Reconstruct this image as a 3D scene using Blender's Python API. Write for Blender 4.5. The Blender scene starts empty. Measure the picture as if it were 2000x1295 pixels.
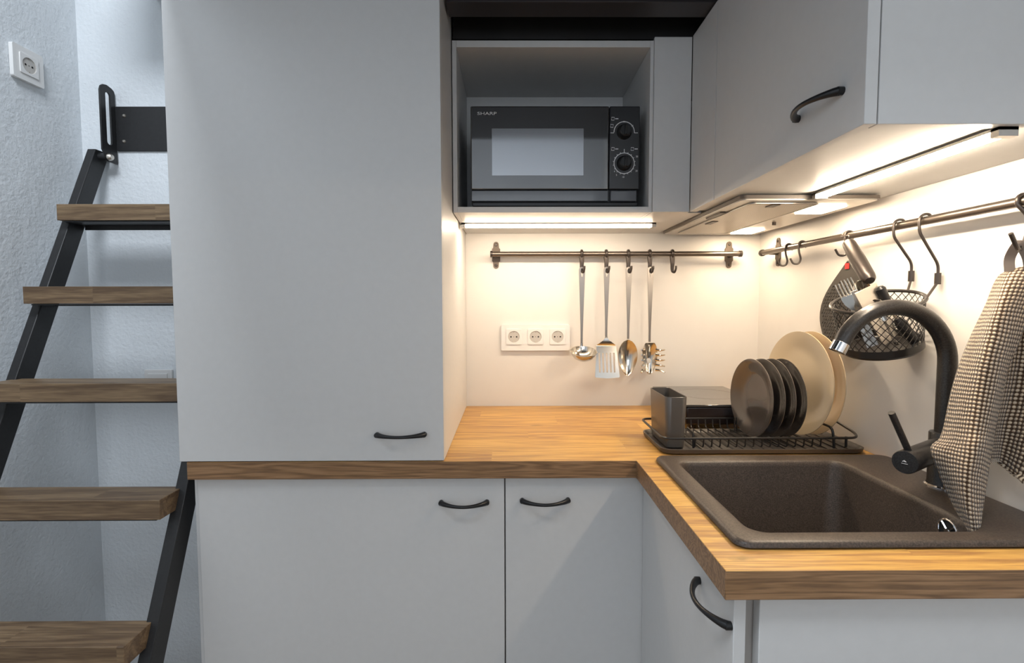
import bpy, bmesh, math, random
from mathutils import Vector, Matrix, noise
random.seed(7)
C = bpy.context.scene.collection
SC = bpy.context.scene
PI = math.pi

# ------------------------------------------------------------------ camera, world, light, exposure
CAM = Vector((0.0, -1.6964, 1.2493)); F = 983.64; YAW = 0.0058; PIT = 0.0565; ROL = -0.0021
cs, sn = math.cos, math.sin
_fw = Vector((sn(YAW) * cs(PIT), cs(YAW) * cs(PIT), -sn(PIT)))
_rt = Vector((cs(YAW), -sn(YAW), 0)); _up = _rt.cross(_fw)
RT = cs(ROL) * _rt + sn(ROL) * _up; UP = -sn(ROL) * _rt + cs(ROL) * _up
cd = bpy.data.cameras.new('camera'); cam = bpy.data.objects.new('camera', cd); C.objects.link(cam)
cd.sensor_fit = 'HORIZONTAL'; cd.sensor_width = 36.0; cd.lens = F / 2000 * 36.0; cd.clip_start = 0.02
cam.matrix_world = Matrix(((RT.x, UP.x, -_fw.x, CAM.x), (RT.y, UP.y, -_fw.y, CAM.y), (RT.z, UP.z, -_fw.z, CAM.z), (0, 0, 0, 1)))
SC.camera = cam
SC.view_settings.view_transform = 'Standard'; SC.view_settings.look = 'None'
SC.view_settings.gamma = 1.0; SC.view_settings.use_curve_mapping = False
SC.view_settings.exposure = 0.0

W = bpy.data.worlds.new('daylight'); SC.world = W; W.use_nodes = True
W.node_tree.nodes['Background'].inputs[0].default_value = (0.62, 0.78, 1.0, 1)
W.node_tree.nodes['Background'].inputs[1].default_value = 0.6

def area_light(name, loc, rot, sx, sy, power, col):
    l = bpy.data.lights.new(name, 'AREA'); l.shape = 'RECTANGLE'; l.size = sx; l.size_y = sy
    l.energy = power; l.color = col
    o = bpy.data.objects.new(name, l); C.objects.link(o); o.location = loc; o.rotation_euler = rot
    return o
# daylight through the window in the rear wall behind the camera, plus an added overhead fill
area_light('window_daylight', (0.05, -3.52, 1.70), (math.radians(90), 0, 0), 1.4, 1.0, 9.0, (0.87, 0.93, 1.0))
area_light('overhead_fill', (-0.60, -1.80, 3.14), (math.radians(10), 0, 0), 0.8, 0.8, 50, (0.87, 0.93, 1.0))  # unseen overhead light, added to brighten the ladder walls
LED_COL = (1.0, 0.815, 0.61)
LED_STRIP = 52.0
HOOD_LAMP = 55.0

def P(px, py, ax, v):
    """the point of the plane ax = v that the photograph shows at px, py"""
    d = _fw + RT * (px - 1000) / F + UP * (647.5 - py) / F
    i = 'xyz'.index(ax); k = (v - CAM[i]) / d[i]
    return CAM + d * k
def PD(px, py, D):
    return CAM + (_fw + RT * (px - 1000) / F + UP * (647.5 - py) / F) * D

# ------------------------------------------------------------------ materials
def mat(name, col, rough=0.5, metal=0.0, spec=0.5, coat=0.0, emit=None, estr=0.0, trans=0.0, ior=1.45, sheen=0.0):
    m = bpy.data.materials.new(name); m.use_nodes = True; b = m.node_tree.nodes['Principled BSDF']
    b.inputs['Base Color'].default_value = (*col, 1); b.inputs['Roughness'].default_value = rough
    b.inputs['Metallic'].default_value = metal; b.inputs['Specular IOR Level'].default_value = spec
    b.inputs['Coat Weight'].default_value = coat; b.inputs['Coat Roughness'].default_value = 0.05
    b.inputs['Transmission Weight'].default_value = trans; b.inputs['IOR'].default_value = ior
    b.inputs['Sheen Weight'].default_value = sheen
    if emit: b.inputs['Emission Color'].default_value = (*emit, 1); b.inputs['Emission Strength'].default_value = estr
    return m
class NT:
    def __init__(s, m): s.t = m.node_tree; s.b = s.t.nodes['Principled BSDF']
    def n(s, typ, ins={}, **kw):
        nd = s.t.nodes.new(typ)
        for k, v in kw.items(): setattr(nd, k, v)
        for k, v in ins.items():
            if isinstance(v, bpy.types.NodeSocket): s.t.links.new(v, nd.inputs[k])
            else: nd.inputs[k].default_value = v
        return nd
    def to(s, sock, name): s.t.links.new(sock, s.b.inputs[name])
    def ramp(s, fac, stops):
        r = s.n('ShaderNodeValToRGB', {0: fac}); e = r.color_ramp.elements
        while len(e) < len(stops): e.new(0.5)
        for q, (p, c) in zip(e, stops): q.position = p; q.color = (*c, 1)
        return r.outputs[0]
    def obj(s, scale=(1, 1, 1), loc=(0, 0, 0)):
        tc = s.n('ShaderNodeTexCoord'); mp = s.n('ShaderNodeMapping', {0: tc.outputs['Object'], 1: loc, 3: scale}); return mp.outputs[0]
    def bump(s, h, strength, dist, prev=None):
        ins = {'Height': h, 'Strength': strength, 'Distance': dist}
        if prev is not None: ins['Normal'] = prev
        return s.n('ShaderNodeBump', ins).outputs[0]

def noisy(m, scale, amt, base, bump=0.0, bscale=None, bdist=0.001):
    t = NT(m); v = t.obj()
    nz = t.n('ShaderNodeTexNoise', {'Vector': v, 'Scale': scale, 'Detail': 4.0}).outputs[0]
    t.to(t.ramp(nz, [(0.3, tuple(c * (1 - amt) for c in base)), (0.7, tuple(min(1, c * (1 + amt)) for c in base))]), 'Base Color')
    if bump:
        n2 = t.n('ShaderNodeTexNoise', {'Vector': v, 'Scale': bscale or scale, 'Detail': 6.0}).outputs[0]
        t.to(t.bump(n2, bump, bdist), 'Normal')
    return m

def plaster(name, col):
    m = mat(name, col, 0.36, spec=0.45); t = NT(m); v = t.obj()
    big = t.n('ShaderNodeTexNoise', {'Vector': v, 'Scale': 3.0, 'Detail': 5.0}).outputs[0]
    t.to(t.ramp(big, [(0.3, tuple(c * 0.93 for c in col)), (0.7, col)]), 'Base Color')
    n1 = t.n('ShaderNodeTexNoise', {'Vector': v, 'Scale': 95.0, 'Detail': 5.0, 'Roughness': 0.6}).outputs[0]
    n2 = t.n('ShaderNodeTexNoise', {'Vector': t.obj((1, 1, 0.45)), 'Scale': 26.0, 'Detail': 3.0}).outputs[0]
    vr = t.n('ShaderNodeTexVoronoi', {'Vector': v, 'Scale': 16.0, 'Randomness': 1.0}).outputs['Distance']
    pit = t.ramp(vr, [(0.02, (0, 0, 0)), (0.07, (1, 1, 1))])
    b0 = t.bump(n2, 0.45, 0.006); b1 = t.bump(n1, 0.7, 0.0035, b0); b2 = t.bump(pit, 0.35, 0.002, b1)
    t.to(b2, 'Normal'); return m

def wood(name, light, mid, dark, along='x', rough=0.42, stave=0.07, knots=False, grain=1.0, seglen=0.55):
    m = mat(name, mid, rough); t = NT(m); tc = t.n('ShaderNodeTexCoord').outputs['Object']
    sep = t.n('ShaderNodeSeparateXYZ', {0: tc})
    ax = {'x': 0, 'y': 1, 'z': 2}[along]; a = sep.outputs[ax]
    oth = [sep.outputs[i] for i in range(3) if i != ax]
    cell = t.n('ShaderNodeMath', {0: oth[0], 1: stave}, operation='DIVIDE').outputs[0]
    fl = t.n('ShaderNodeMath', {0: cell}, operation='FLOOR').outputs[0]
    a2 = t.n('ShaderNodeMath', {0: fl, 1: 4.63, 2: a}, operation='MULTIPLY_ADD').outputs[0]
    al = t.n('ShaderNodeMath', {0: t.n('ShaderNodeMath', {0: a2, 1: seglen}, operation='DIVIDE').outputs[0]}, operation='FLOOR').outputs[0]
    cv = t.n('ShaderNodeCombineXYZ', {0: fl, 1: al})
    wn = t.n('ShaderNodeTexWhiteNoise', {0: cv.outputs[0]}, noise_dimensions='3D').outputs['Value']
    # grain: distance stretched along the fibre, shifted per stave
    sc = [26.0, 26.0, 26.0]; sc[ax] = 1.6
    mp = t.n('ShaderNodeMapping', {0: tc, 3: tuple(sc)}).outputs[0]
    off = t.n('ShaderNodeVectorMath', {0: t.n('ShaderNodeCombineXYZ', {0: wn, 1: wn, 2: wn}).outputs[0], 3: 13.0}, operation='SCALE').outputs[0]
    vv = t.n('ShaderNodeVectorMath', {0: mp, 1: off}, operation='ADD').outputs[0]
    g1 = t.n('ShaderNodeTexNoise', {'Vector': vv, 'Scale': 1.0, 'Detail': 3.0, 'Distortion': 0.6}).outputs[0]
    rings = t.n('ShaderNodeMath', {0: t.n('ShaderNodeMath', {0: g1, 1: 34.0 * grain}, operation='MULTIPLY').outputs[0]}, operation='SINE').outputs[0]
    r01 = t.n('ShaderNodeMath', {0: rings, 1: 0.5, 2: 0.5}, operation='MULTIPLY_ADD').outputs[0]
    g2 = t.n('ShaderNodeTexNoise', {'Vector': vv, 'Scale': 11.0, 'Detail': 4.0}).outputs[0]
    mx = t.n('ShaderNodeMath', {0: t.n('ShaderNodeMath', {0: r01, 1: 0.42}, operation='MULTIPLY').outputs[0], 1: 0.75, 2: 0.0}, operation='MULTIPLY').outputs[0]
    s1 = t.n('ShaderNodeMath', {0: g2, 1: 0.85, 2: mx}, operation='MULTIPLY_ADD').outputs[0]
    s2 = t.n('ShaderNodeMath', {0: wn, 1: 0.22, 2: s1}, operation='MULTIPLY_ADD').outputs[0]
    col = t.ramp(s2, [(0.34, light), (0.58, mid), (0.95, dark)])
    if knots:
        kv = t.n('ShaderNodeMapping', {0: tc, 3: (5.0, 11.0, 5.0)}).outputs[0]
        kd = t.n('ShaderNodeTexVoronoi', {'Vector': kv, 'Scale': 1.0}).outputs['Distance']
        kn = t.n('ShaderNodeTexNoise', {'Vector': tc, 'Scale': 60.0}).outputs[0]
        ks = t.n('ShaderNodeMath', {0: kn, 1: 0.12, 2: kd}, operation='MULTIPLY_ADD').outputs[0]
        kf = t.ramp(ks, [(0.10, (1, 1, 1)), (0.17, (0, 0, 0))])
        col = t.n('ShaderNodeMixRGB', {0: kf, 1: col, 2: (*tuple(c * 0.55 for c in mid), 1)}).outputs[0]
    t.to(col, 'Base Color'); t.to(t.bump(g2, 0.15, 0.0006), 'Normal')
    return m

M = {}
M['laminate'] = noisy(mat('white_laminate', (0.62, 0.62, 0.615), 0.42, spec=0.4), 60, 0.012, (0.62, 0.62, 0.615))
M['laminate_in'] = mat('grey_laminate_inside', (0.42, 0.42, 0.42), 0.5, spec=0.3)
M['carcass'] = mat('carcass_edge', (0.46, 0.43, 0.40), 0.6)
M['gap'] = mat('dark_gap', (0.02, 0.02, 0.02), 0.9)
M['plaster'] = plaster('painted_plaster', (0.76, 0.80, 0.83))
M['room_paint'] = noisy(mat('room_paint', (0.70, 0.72, 0.74), 0.7), 2, 0.04, (0.70, 0.72, 0.74))
M['splash'] = noisy(mat('splashback_panel', (0.74, 0.72, 0.69), 0.38, spec=0.4), 20, 0.01, (0.74, 0.72, 0.69))
M['floor'] = wood('floor_boards', (0.30, 0.22, 0.15), (0.24, 0.17, 0.11), (0.14, 0.10, 0.06), 'y', 0.4, 0.14)
M['loft'] = noisy(mat('black_loft_steel', (0.014, 0.013, 0.013), 0.55), 12, 0.2, (0.014, 0.013, 0.013))
M['loft_beam'] = mat('black_beam', (0.035, 0.030, 0.032), 0.35)
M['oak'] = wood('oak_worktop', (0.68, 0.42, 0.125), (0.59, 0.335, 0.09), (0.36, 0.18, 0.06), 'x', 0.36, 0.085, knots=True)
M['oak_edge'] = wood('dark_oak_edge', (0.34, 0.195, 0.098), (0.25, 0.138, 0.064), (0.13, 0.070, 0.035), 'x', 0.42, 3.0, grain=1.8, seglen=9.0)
M['tread'] = wood('oak_tread', (0.29, 0.20, 0.115), (0.21, 0.14, 0.078), (0.11, 0.068, 0.038), 'x', 0.45, 0.06, grain=0.8)
M['black'] = noisy(mat('black_powder_coat', (0.018, 0.018, 0.019), 0.42), 150, 0.15, (0.018, 0.018, 0.019))
M['handle'] = mat('black_satin_handle', (0.012, 0.012, 0.013), 0.32)
M['rail'] = mat('dark_brushed_steel', (0.17, 0.145, 0.125), 0.30, metal=0.9)
M['bracket'] = mat('bracket_steel', (0.13, 0.105, 0.085), 0.5, metal=0.5)
M['zone'] = mat('zone_print', (0.22, 0.20, 0.18), 0.4)
M['led2'] = mat('led_diffuser_bright', (1, 1, 1), 0.5, emit=LED_COL, estr=LED_STRIP * 2.5)
M['hook'] = mat('dark_hook', (0.07, 0.06, 0.055), 0.35, metal=0.7)
M['steel'] = mat('polished_steel', (0.66, 0.63, 0.58), 0.16, metal=1.0)
M['ut_handle'] = mat('utensil_handle_steel', (0.34, 0.30, 0.26), 0.30, metal=1.0)
M['brushed'] = mat('brushed_steel', (0.62, 0.58, 0.52), 0.34, metal=1.0)
M['chrome'] = mat('chrome', (0.85, 0.86, 0.88), 0.06, metal=1.0)
M['alu'] = mat('aluminium_profile', (0.55, 0.53, 0.50), 0.35, metal=0.9)
M['led'] = mat('led_diffuser', (1, 1, 1), 0.5, emit=LED_COL, estr=LED_STRIP)
M['hoodlamp'] = mat('hood_lamp', (1, 1, 1), 0.5, emit=(1.0, 0.78, 0.54), estr=HOOD_LAMP)
M['plastic'] = mat('white_plastic', (0.78, 0.78, 0.77), 0.3)
M['socket_shade'] = mat('socket_recess_shade', (0.52, 0.50, 0.47), 0.4)  # darker than the plate: shade of the shallow recess put into the colour
M['hole'] = mat('pin_hole', (0.01, 0.01, 0.01), 0.8)
M['mw_body'] = mat('microwave_body', (0.012, 0.012, 0.013), 0.35)
M['mw_glass'] = mat('microwave_black_glass', (0.012, 0.012, 0.013), 0.05, spec=1.0, ior=2.1, coat=0.3)
M['mw_window'] = mat('microwave_window', (0.60, 0.62, 0.65), 0.10, metal=0.85)
M['mw_strip'] = mat('microwave_strip', (0.055, 0.06, 0.07), 0.22, spec=0.8, coat=0.5)
M['mw_panel'] = mat('microwave_panel', (0.022, 0.022, 0.024), 0.28, spec=0.7)
M['print'] = mat('white_print', (0.75, 0.75, 0.75), 0.5)
M['filter'] = mat('hood_filter', (0.50, 0.46, 0.40), 0.4, metal=0.6)
M['hood'] = mat('hood_grey', (0.50, 0.47, 0.43), 0.35, metal=0.35)
M['hood_dark'] = mat('hood_edge', (0.12, 0.10, 0.085), 0.45)
M['ceramic_dark'] = mat('dark_stoneware', (0.070, 0.058, 0.050), 0.20, spec=1.0, coat=0.6)
M['ceramic_cream'] = mat('cream_stoneware', (0.74, 0.60, 0.40), 0.18, spec=0.5, coat=0.3)
M['cup'] = mat('dark_grey_plastic', (0.085, 0.076, 0.068), 0.32, spec=0.7)
M['tray'] = mat('dark_tray', (0.055, 0.048, 0.043), 0.36)
M['wire'] = mat('black_wire', (0.02, 0.018, 0.017), 0.30)
M['hobglass'] = mat('hob_glass', (0.06, 0.055, 0.05), 0.10, spec=0.8, coat=0.4)
M['hobbody'] = mat('hob_body', (0.022, 0.014, 0.012), 0.25)
M['silicone'] = mat('dark_silicone', (0.055, 0.05, 0.045), 0.5)
M['tag'] = mat('red_tag', (0.55, 0.03, 0.03), 0.6)
M['loop'] = mat('fabric_loop', (0.20, 0.17, 0.15), 0.9)

# granite composite: brown black with pale flecks
def granite(name, base, fleck, rough):
    m = mat(name, base, rough); t = NT(m); v = t.obj()
    n1 = t.n('ShaderNodeTexNoise', {'Vector': v, 'Scale': 420.0, 'Detail': 3.0}).outputs[0]
    vr = t.n('ShaderNodeTexVoronoi', {'Vector': v, 'Scale': 330.0}).outputs['Distance']
    c1 = t.ramp(n1, [(0.35, tuple(c * 0.6 for c in base)), (0.7, tuple(c * 1.5 for c in base))])
    f = t.ramp(vr, [(0.06, (1, 1, 1)), (0.11, (0, 0, 0))])
    w = t.n('ShaderNodeTexNoise', {'Vector': v, 'Scale': 130.0}).outputs[0]
    f2 = t.ramp(w, [(0.52, (0, 0, 0)), (0.60, (1, 1, 1))])
    ff = t.n('ShaderNodeMath', {0: f, 1: f2}, operation='MULTIPLY').outputs[0]
    t.to(t.n('ShaderNodeMixRGB', {0: ff, 1: c1, 2: (*fleck, 1)}).outputs[0], 'Base Color')
    t.to(t.bump(n1, 0.25, 0.0004), 'Normal'); return m
M['granite'] = granite('granite_composite', (0.060, 0.046, 0.037), (0.22, 0.19, 0.16), 0.42)
M['faucet'] = granite('speckled_black_coating', (0.022, 0.021, 0.021), (0.22, 0.22, 0.22), 0.30)

# waffle towel: dark ground, cream dots, in UV metres
def towel_mat():
    m = mat('waffle_weave', (0.3, 0.22, 0.15), 0.95, spec=0.1, sheen=0.3); t = NT(m)
    uv = t.n('ShaderNodeTexCoord').outputs['UV']
    wob = t.n('ShaderNodeTexNoise', {'Vector': uv, 'Scale': 55.0, 'Detail': 2.0}).outputs['Color']
    w2 = t.n('ShaderNodeVectorMath', {0: wob, 3: 0.0028}, operation='SCALE').outputs[0]
    u2 = t.n('ShaderNodeVectorMath', {0: uv, 1: w2}, operation='ADD').outputs[0]
    sp = t.n('ShaderNodeSeparateXYZ', {0: u2}); k = 2 * PI / 0.0066
    def wave(s):
        a = t.n('ShaderNodeMath', {0: s, 1: k}, operation='MULTIPLY').outputs[0]
        a = t.n('ShaderNodeMath', {0: a}, operation='SINE').outputs[0]
        return t.n('ShaderNodeMath', {0: a, 1: 0.5, 2: 0.5}, operation='MULTIPLY_ADD').outputs[0]
    a, b = wave(sp.outputs[0]), wave(sp.outputs[1])
    pr = t.n('ShaderNodeMath', {0: a, 1: b}, operation='MULTIPLY').outputs[0]
    mn = t.n('ShaderNodeMath', {0: a, 1: b}, operation='ADD').outputs[0]
    h = t.n('ShaderNodeMath', {0: mn, 1: 0.3, 2: pr}, operation='MULTIPLY_ADD').outputs[0]
    t.to(t.ramp(h, [(0.22, (0.045, 0.026, 0.016)), (0.50, (0.24, 0.17, 0.11)), (0.92, (0.60, 0.50, 0.37))]), 'Base Color')
    t.to(t.bump(h, 1.0, 0.0014), 'Normal'); return m
M['towel'] = towel_mat()

# ------------------------------------------------------------------ mesh helpers
def new(): return bmesh.new()
def merge(bm, src):
    me = bpy.data.meshes.new('tmp'); src.to_mesh(me); bm.from_mesh(me); bpy.data.meshes.remove(me); src.free()
def box(bm, a, b):
    x0, y0, z0 = [min(p, q) for p, q in zip(a, b)]; x1, y1, z1 = [max(p, q) for p, q in zip(a, b)]
    v = [bm.verts.new(p) for p in ((x0,y0,z0),(x1,y0,z0),(x1,y1,z0),(x0,y1,z0),(x0,y0,z1),(x1,y0,z1),(x1,y1,z1),(x0,y1,z1))]
    for f in ((0,3,2,1),(4,5,6,7),(0,1,5,4),(1,2,6,5),(2,3,7,6),(3,0,4,7)): bm.faces.new([v[i] for i in f])
    return bm
def tube(bm, pts, r, seg=12, closed=False, caps=True, flat=None):
    """swept round section; r a number or one per point; flat = (axis vector, factor) squashes the section along that axis"""
    pts = [Vector(p) for p in pts]; n = len(pts); rr = r if isinstance(r, (list, tuple)) else [r] * n
    tan = []
    for i in range(n):
        a = pts[(i - 1) % n] if (closed or i > 0) else pts[i]; b = pts[(i + 1) % n] if (closed or i < n - 1) else pts[i]
        tan.append((b - a).normalized())
    ref = Vector((0, 0, 1)) if abs(tan[0].z) < 0.9 else Vector((1, 0, 0))
    nrm = (ref - tan[0] * ref.dot(tan[0])).normalized(); rings = []
    for i in range(n):
        nrm = (nrm - tan[i] * nrm.dot(tan[i])).normalized(); bn = tan[i].cross(nrm)
        ring = []
        for k in range(seg):
            a = 2 * PI * k / seg; off = (nrm * math.cos(a) + bn * math.sin(a)) * rr[i]
            if flat: ax = Vector(flat[0]).normalized(); off -= ax * off.dot(ax) * (1 - flat[1])
            ring.append(bm.verts.new(pts[i] + off))
        rings.append(ring)
    m = n if closed else n - 1
    for i in range(m):
        A, B = rings[i], rings[(i + 1) % n]
        sh = 0
        if closed and i == n - 1:
            sh = min(range(seg), key=lambda s: (A[0].co - B[s].co).length)
        for k in range(seg): bm.faces.new((A[k], A[(k + 1) % seg], B[(k + 1 + sh) % seg], B[(k + sh) % seg]))
    if caps and not closed:
        bm.faces.new(rings[0][::-1]); bm.faces.new(rings[-1])
    return bm
def curve(pts, n=8):
    """Catmull-Rom through the points"""
    p = [Vector(q) for q in pts]; p = [2 * p[0] - p[1]] + p + [2 * p[-1] - p[-2]]; out = []
    for i in range(1, len(p) - 2):
        for k in range(n):
            t = k / n; a, b, c, d = p[i-1], p[i], p[i+1], p[i+2]
            out.append(0.5 * ((2*b) + (c-a)*t + (2*a-5*b+4*c-d)*t*t + (3*b-a-3*c+d)*t**3))
    out.append(p[-2]); return out
def fillet(pts, r, n=5, closed=False):
    """polyline with rounded corners"""
    p = [Vector(q) for q in pts]; out = []; N = len(p)
    for i in range(N):
        if not closed and i in (0, N - 1): out.append(p[i]); continue
        a, b, c = p[i-1], p[i], p[(i+1) % N]; u = (a - b); v = (c - b)
        d = min(r, u.length * 0.49, v.length * 0.49); s, e = b + u.normalized() * d, b + v.normalized() * d
        for k in range(n + 1):
            t = k / n; out.append((1-t)**2 * s + 2*(1-t)*t * b + t*t * e)
    return out
def lathe(bm, prof, mtx, seg=48):
    """profile (r, h) spun about local z, placed with mtx"""
    rings = []
    for r, h in prof:
        if r < 1e-6: rings.append([bm.verts.new(mtx @ Vector((0, 0, h)))])
        else: rings.append([bm.verts.new(mtx @ Vector((r * math.cos(2*PI*k/seg), r * math.sin(2*PI*k/seg), h))) for k in range(seg)])
    for A, B in zip(rings, rings[1:]):
        for k in range(seg):
            k2 = (k + 1) % seg
            if len(A) == 1 and len(B) == 1: continue
            if len(A) == 1: bm.faces.new((A[0], B[k2], B[k]))
            elif len(B) == 1: bm.faces.new((A[k], A[k2], B[0]))
            else: bm.faces.new((A[k], A[k2], B[k2], B[k]))
    return bm
def frame(loc, zdir, xdir=None):
    z = Vector(zdir).normalized(); x = Vector(xdir) if xdir else (Vector((1, 0, 0)) if abs(z.x) < 0.9 else Vector((0, 1, 0)))
    x = (x - z * x.dot(z)).normalized(); y = z.cross(x)
    return Matrix(((x.x, y.x, z.x, loc[0]), (x.y, y.y, z.y, loc[1]), (x.z, y.z, z.z, loc[2]), (0, 0, 0, 1)))
def prism(bm, outline, mtx, t, holes=()):
    """flat outline (x, y) in mtx's plane, thickness t along its z, optional holes"""
    edges = []; tmp = new()
    for loop in [outline] + list(holes):
        vs = [tmp.verts.new(Vector((x, y, 0))) for x, y in loop]
        edges += [tmp.edges.new((vs[i], vs[(i + 1) % len(vs)])) for i in range(len(vs))]
    bmesh.ops.triangle_fill(tmp, use_beauty=True, use_dissolve=False, edges=edges)
    fs = tmp.faces[:]
    r = bmesh.ops.extrude_face_region(tmp, geom=fs)
    bmesh.ops.translate(tmp, vec=(0, 0, t), verts=[g for g in r['geom'] if isinstance(g, bmesh.types.BMVert)])
    bmesh.ops.transform(tmp, matrix=mtx, verts=tmp.verts[:])
    merge(bm, tmp); return bm
def rrect(x0, y0, x1, y1, r, n=6):
    pts = []
    for cx, cy, a in ((x1-r, y1-r, 0), (x0+r, y1-r, 90), (x0+r, y0+r, 180), (x1-r, y0+r, 270)):
        for k in range(n + 1):
            t = math.radians(a + 90 * k / n); pts.append((cx + r * math.cos(t), cy + r * math.sin(t)))
    return pts
def loft(bm, loops, cap0=False, cap1=False):
    rings = [[bm.verts.new(p) for p in L] for L in loops]; n = len(rings[0])
    for A, B in zip(rings, rings[1:]):
        for k in range(n): bm.faces.new((A[k], A[(k+1) % n], B[(k+1) % n], B[k]))
    if cap0: bm.faces.new(rings[0][::-1])
    if cap1: bm.faces.new(rings[-1])
    return bm

def wpos(o):
    v = Vector(o.location)
    while o.parent: o = o.parent; v += Vector(o.location)
    return v
def build(name, bm, m, parent=None, loc=None, bevel=0.0, seg=2, smooth=True, angle=35, fixn=True):
    """link the bmesh, made in world coordinates, as ONE object"""
    if fixn: bmesh.ops.recalc_face_normals(bm, faces=bm.faces[:])
    base = wpos(parent) if parent else Vector((0, 0, 0))
    if loc is None and parent is None:
        xs = [v.co for v in bm.verts]; lo = Vector((min(v.x for v in xs), min(v.y for v in xs), min(v.z for v in xs))); hi = Vector((max(v.x for v in xs), max(v.y for v in xs), 0))
        loc = Vector(((lo.x + hi.x) / 2, (lo.y + hi.y) / 2, lo.z))
    if loc is None: loc = base
    loc = Vector(loc)
    bmesh.ops.translate(bm, vec=-loc, verts=bm.verts[:])
    me = bpy.data.meshes.new(name); bm.to_mesh(me); bm.free()
    me.materials.append(M[m] if isinstance(m, str) else m)
    o = bpy.data.objects.new(name, me); C.objects.link(o)
    if parent: o.parent = parent; o.location = loc - base
    else: o.location = loc
    if smooth:
        me.polygons.foreach_set('use_smooth', [True] * len(me.polygons))
        me.set_sharp_from_angle(angle=math.radians(angle))
    if bevel:
        b = o.modifiers.new('bevel', 'BEVEL'); b.width = bevel; b.segments = seg; b.limit_method = 'ANGLE'; b.angle_limit = math.radians(40)
        b.harden_normals = False
    return o
def tag(o, label, cat, group=None):
    o['label'] = label; o['category'] = cat
    if group: o['group'] = group
    return o
def thing(name, label, cat, loc, group=None):
    o = bpy.data.objects.new(name, None); C.objects.link(o); o.empty_display_size = 0.02; o.location = loc
    return tag(o, label, cat, group)
def struct(name, bm, m, parent=None, **k):
    o = build(name, bm, m, parent, **k); o['kind'] = 'structure'; return o
def copy_tree(o, parent=None):
    c = o.copy(); C.objects.link(c)
    if parent: c.parent = parent
    for ch in [q for q in bpy.data.objects if q.parent == o]: copy_tree(ch, c)
    return c
def B(*ab): return box(new(), *ab)
def text(name, s, size, mtx, m, parent, sx=1.0, ext=0.0003):
    cu = bpy.data.curves.new('lettering', 'FONT'); cu.body = s; cu.size = size; cu.extrude = ext; cu.align_x = 'CENTER'; cu.align_y = 'CENTER'
    o = bpy.data.objects.new('lettering', cu); C.objects.link(o)
    dg = bpy.context.evaluated_depsgraph_get(); dg.update()
    me = bpy.data.meshes.new_from_object(o.evaluated_get(dg)); bpy.data.objects.remove(o)
    bm = new(); bm.from_mesh(me); bpy.data.meshes.remove(me)
    bmesh.ops.transform(bm, matrix=mtx @ Matrix.Diagonal((sx, 1, 1, 1)), verts=bm.verts[:])
    return build(name, bm, m, parent, smooth=False, fixn=False)

# ------------------------------------------------------------------ dimensions
ZC = 0.90; TW = 0.0394; XC = 0.2815; YN = -1.0609; XL = -0.7118
XT0, XT1 = -0.7265, -0.1443; XR = 0.8423; ZU = 1.4805
XM0, XM1, YM, ZM1 = -0.1418, 0.3666, -0.393, 1.9075
XF, YU = 0.4616, -1.0309; ZTOP = 1.915
XW, YA = -1.285, -0.142            # plaster wall left of the ladder, and the wall behind it
YR, ZR = -3.6, 3.2                # rear wall and ceiling of the room

# ------------------------------------------------------------------ room
struct('floor', B((XW - 0.1, YR - 0.1, -0.05), (XR + 0.1, 0.1, 0)), 'floor', smooth=False)
bm = new(); kx0, kx1, ky0, ky1 = -1.03, -0.17, -2.23, -1.37
box(bm, (XW - 0.1, YR - 0.1, ZR), (XR + 0.1, ky0, ZR + 0.1)); box(bm, (XW - 0.1, ky1, ZR), (XR + 0.1, 0.1, ZR + 0.1))
box(bm, (XW - 0.1, ky0, ZR), (kx0, ky1, ZR + 0.1)); box(bm, (kx1, ky0, ZR), (XR + 0.1, ky1, ZR + 0.1))
struct('ceiling', bm, 'room_paint', smooth=False)
bm = new()
for x in (kx0, kx1 - 0.05): box(bm, (x, ky0, ZR + 0.02), (x + 0.05, ky1, ZR + 0.08))
for y in (ky0, ky1 - 0.05): box(bm, (kx0 + 0.05, y, ZR + 0.021), (kx1 - 0.05, y + 0.05, ZR + 0.079))
struct('added_skylight_frame', bm, 'plastic', smooth=False)  # made-up skylight frame around the added overhead light
struct('wall_left', B((XW - 0.1, YR, 0), (XW, 0.1, ZR)), 'plaster', smooth=False)
struct('wall_behind_ladder', B((XW, YA, 0), (XT0 + 0.02, YA + 0.1, ZR)), 'plaster', smooth=False)
struct('wall_back', B((XT0 + 0.02, 0, 0), (XR, 0.1, ZR)), 'splash', smooth=False)
struct('wall_right', B((XR, YR, 0), (XR + 0.1, 0.1, ZR)), 'splash', smooth=False)
bm = new(); wx0, wx1, wz0, wz1 = -0.65, 0.75, 1.2, 2.2
box(bm, (XW, YR - 0.1, 0), (wx0, YR, ZR)); box(bm, (wx1, YR - 0.1, 0), (XR, YR, ZR))
box(bm, (wx0, YR - 0.1, 0), (wx1, YR, wz0)); box(bm, (wx0, YR - 0.1, wz1), (wx1, YR, ZR))
struct('wall_rear', bm, 'room_paint', smooth=False)
bm = new()
for x in (wx0, (wx0 + wx1) / 2 - 0.025, wx1 - 0.05): box(bm, (x, YR - 0.08, wz0), (x + 0.05, YR - 0.02, wz1))
for z in (wz0, wz1 - 0.05): box(bm, (wx0 + 0.05, YR - 0.079, z), (wx1 - 0.05, YR - 0.021, z + 0.05))
struct('window_1', bm, 'plastic', smooth=False)
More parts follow.
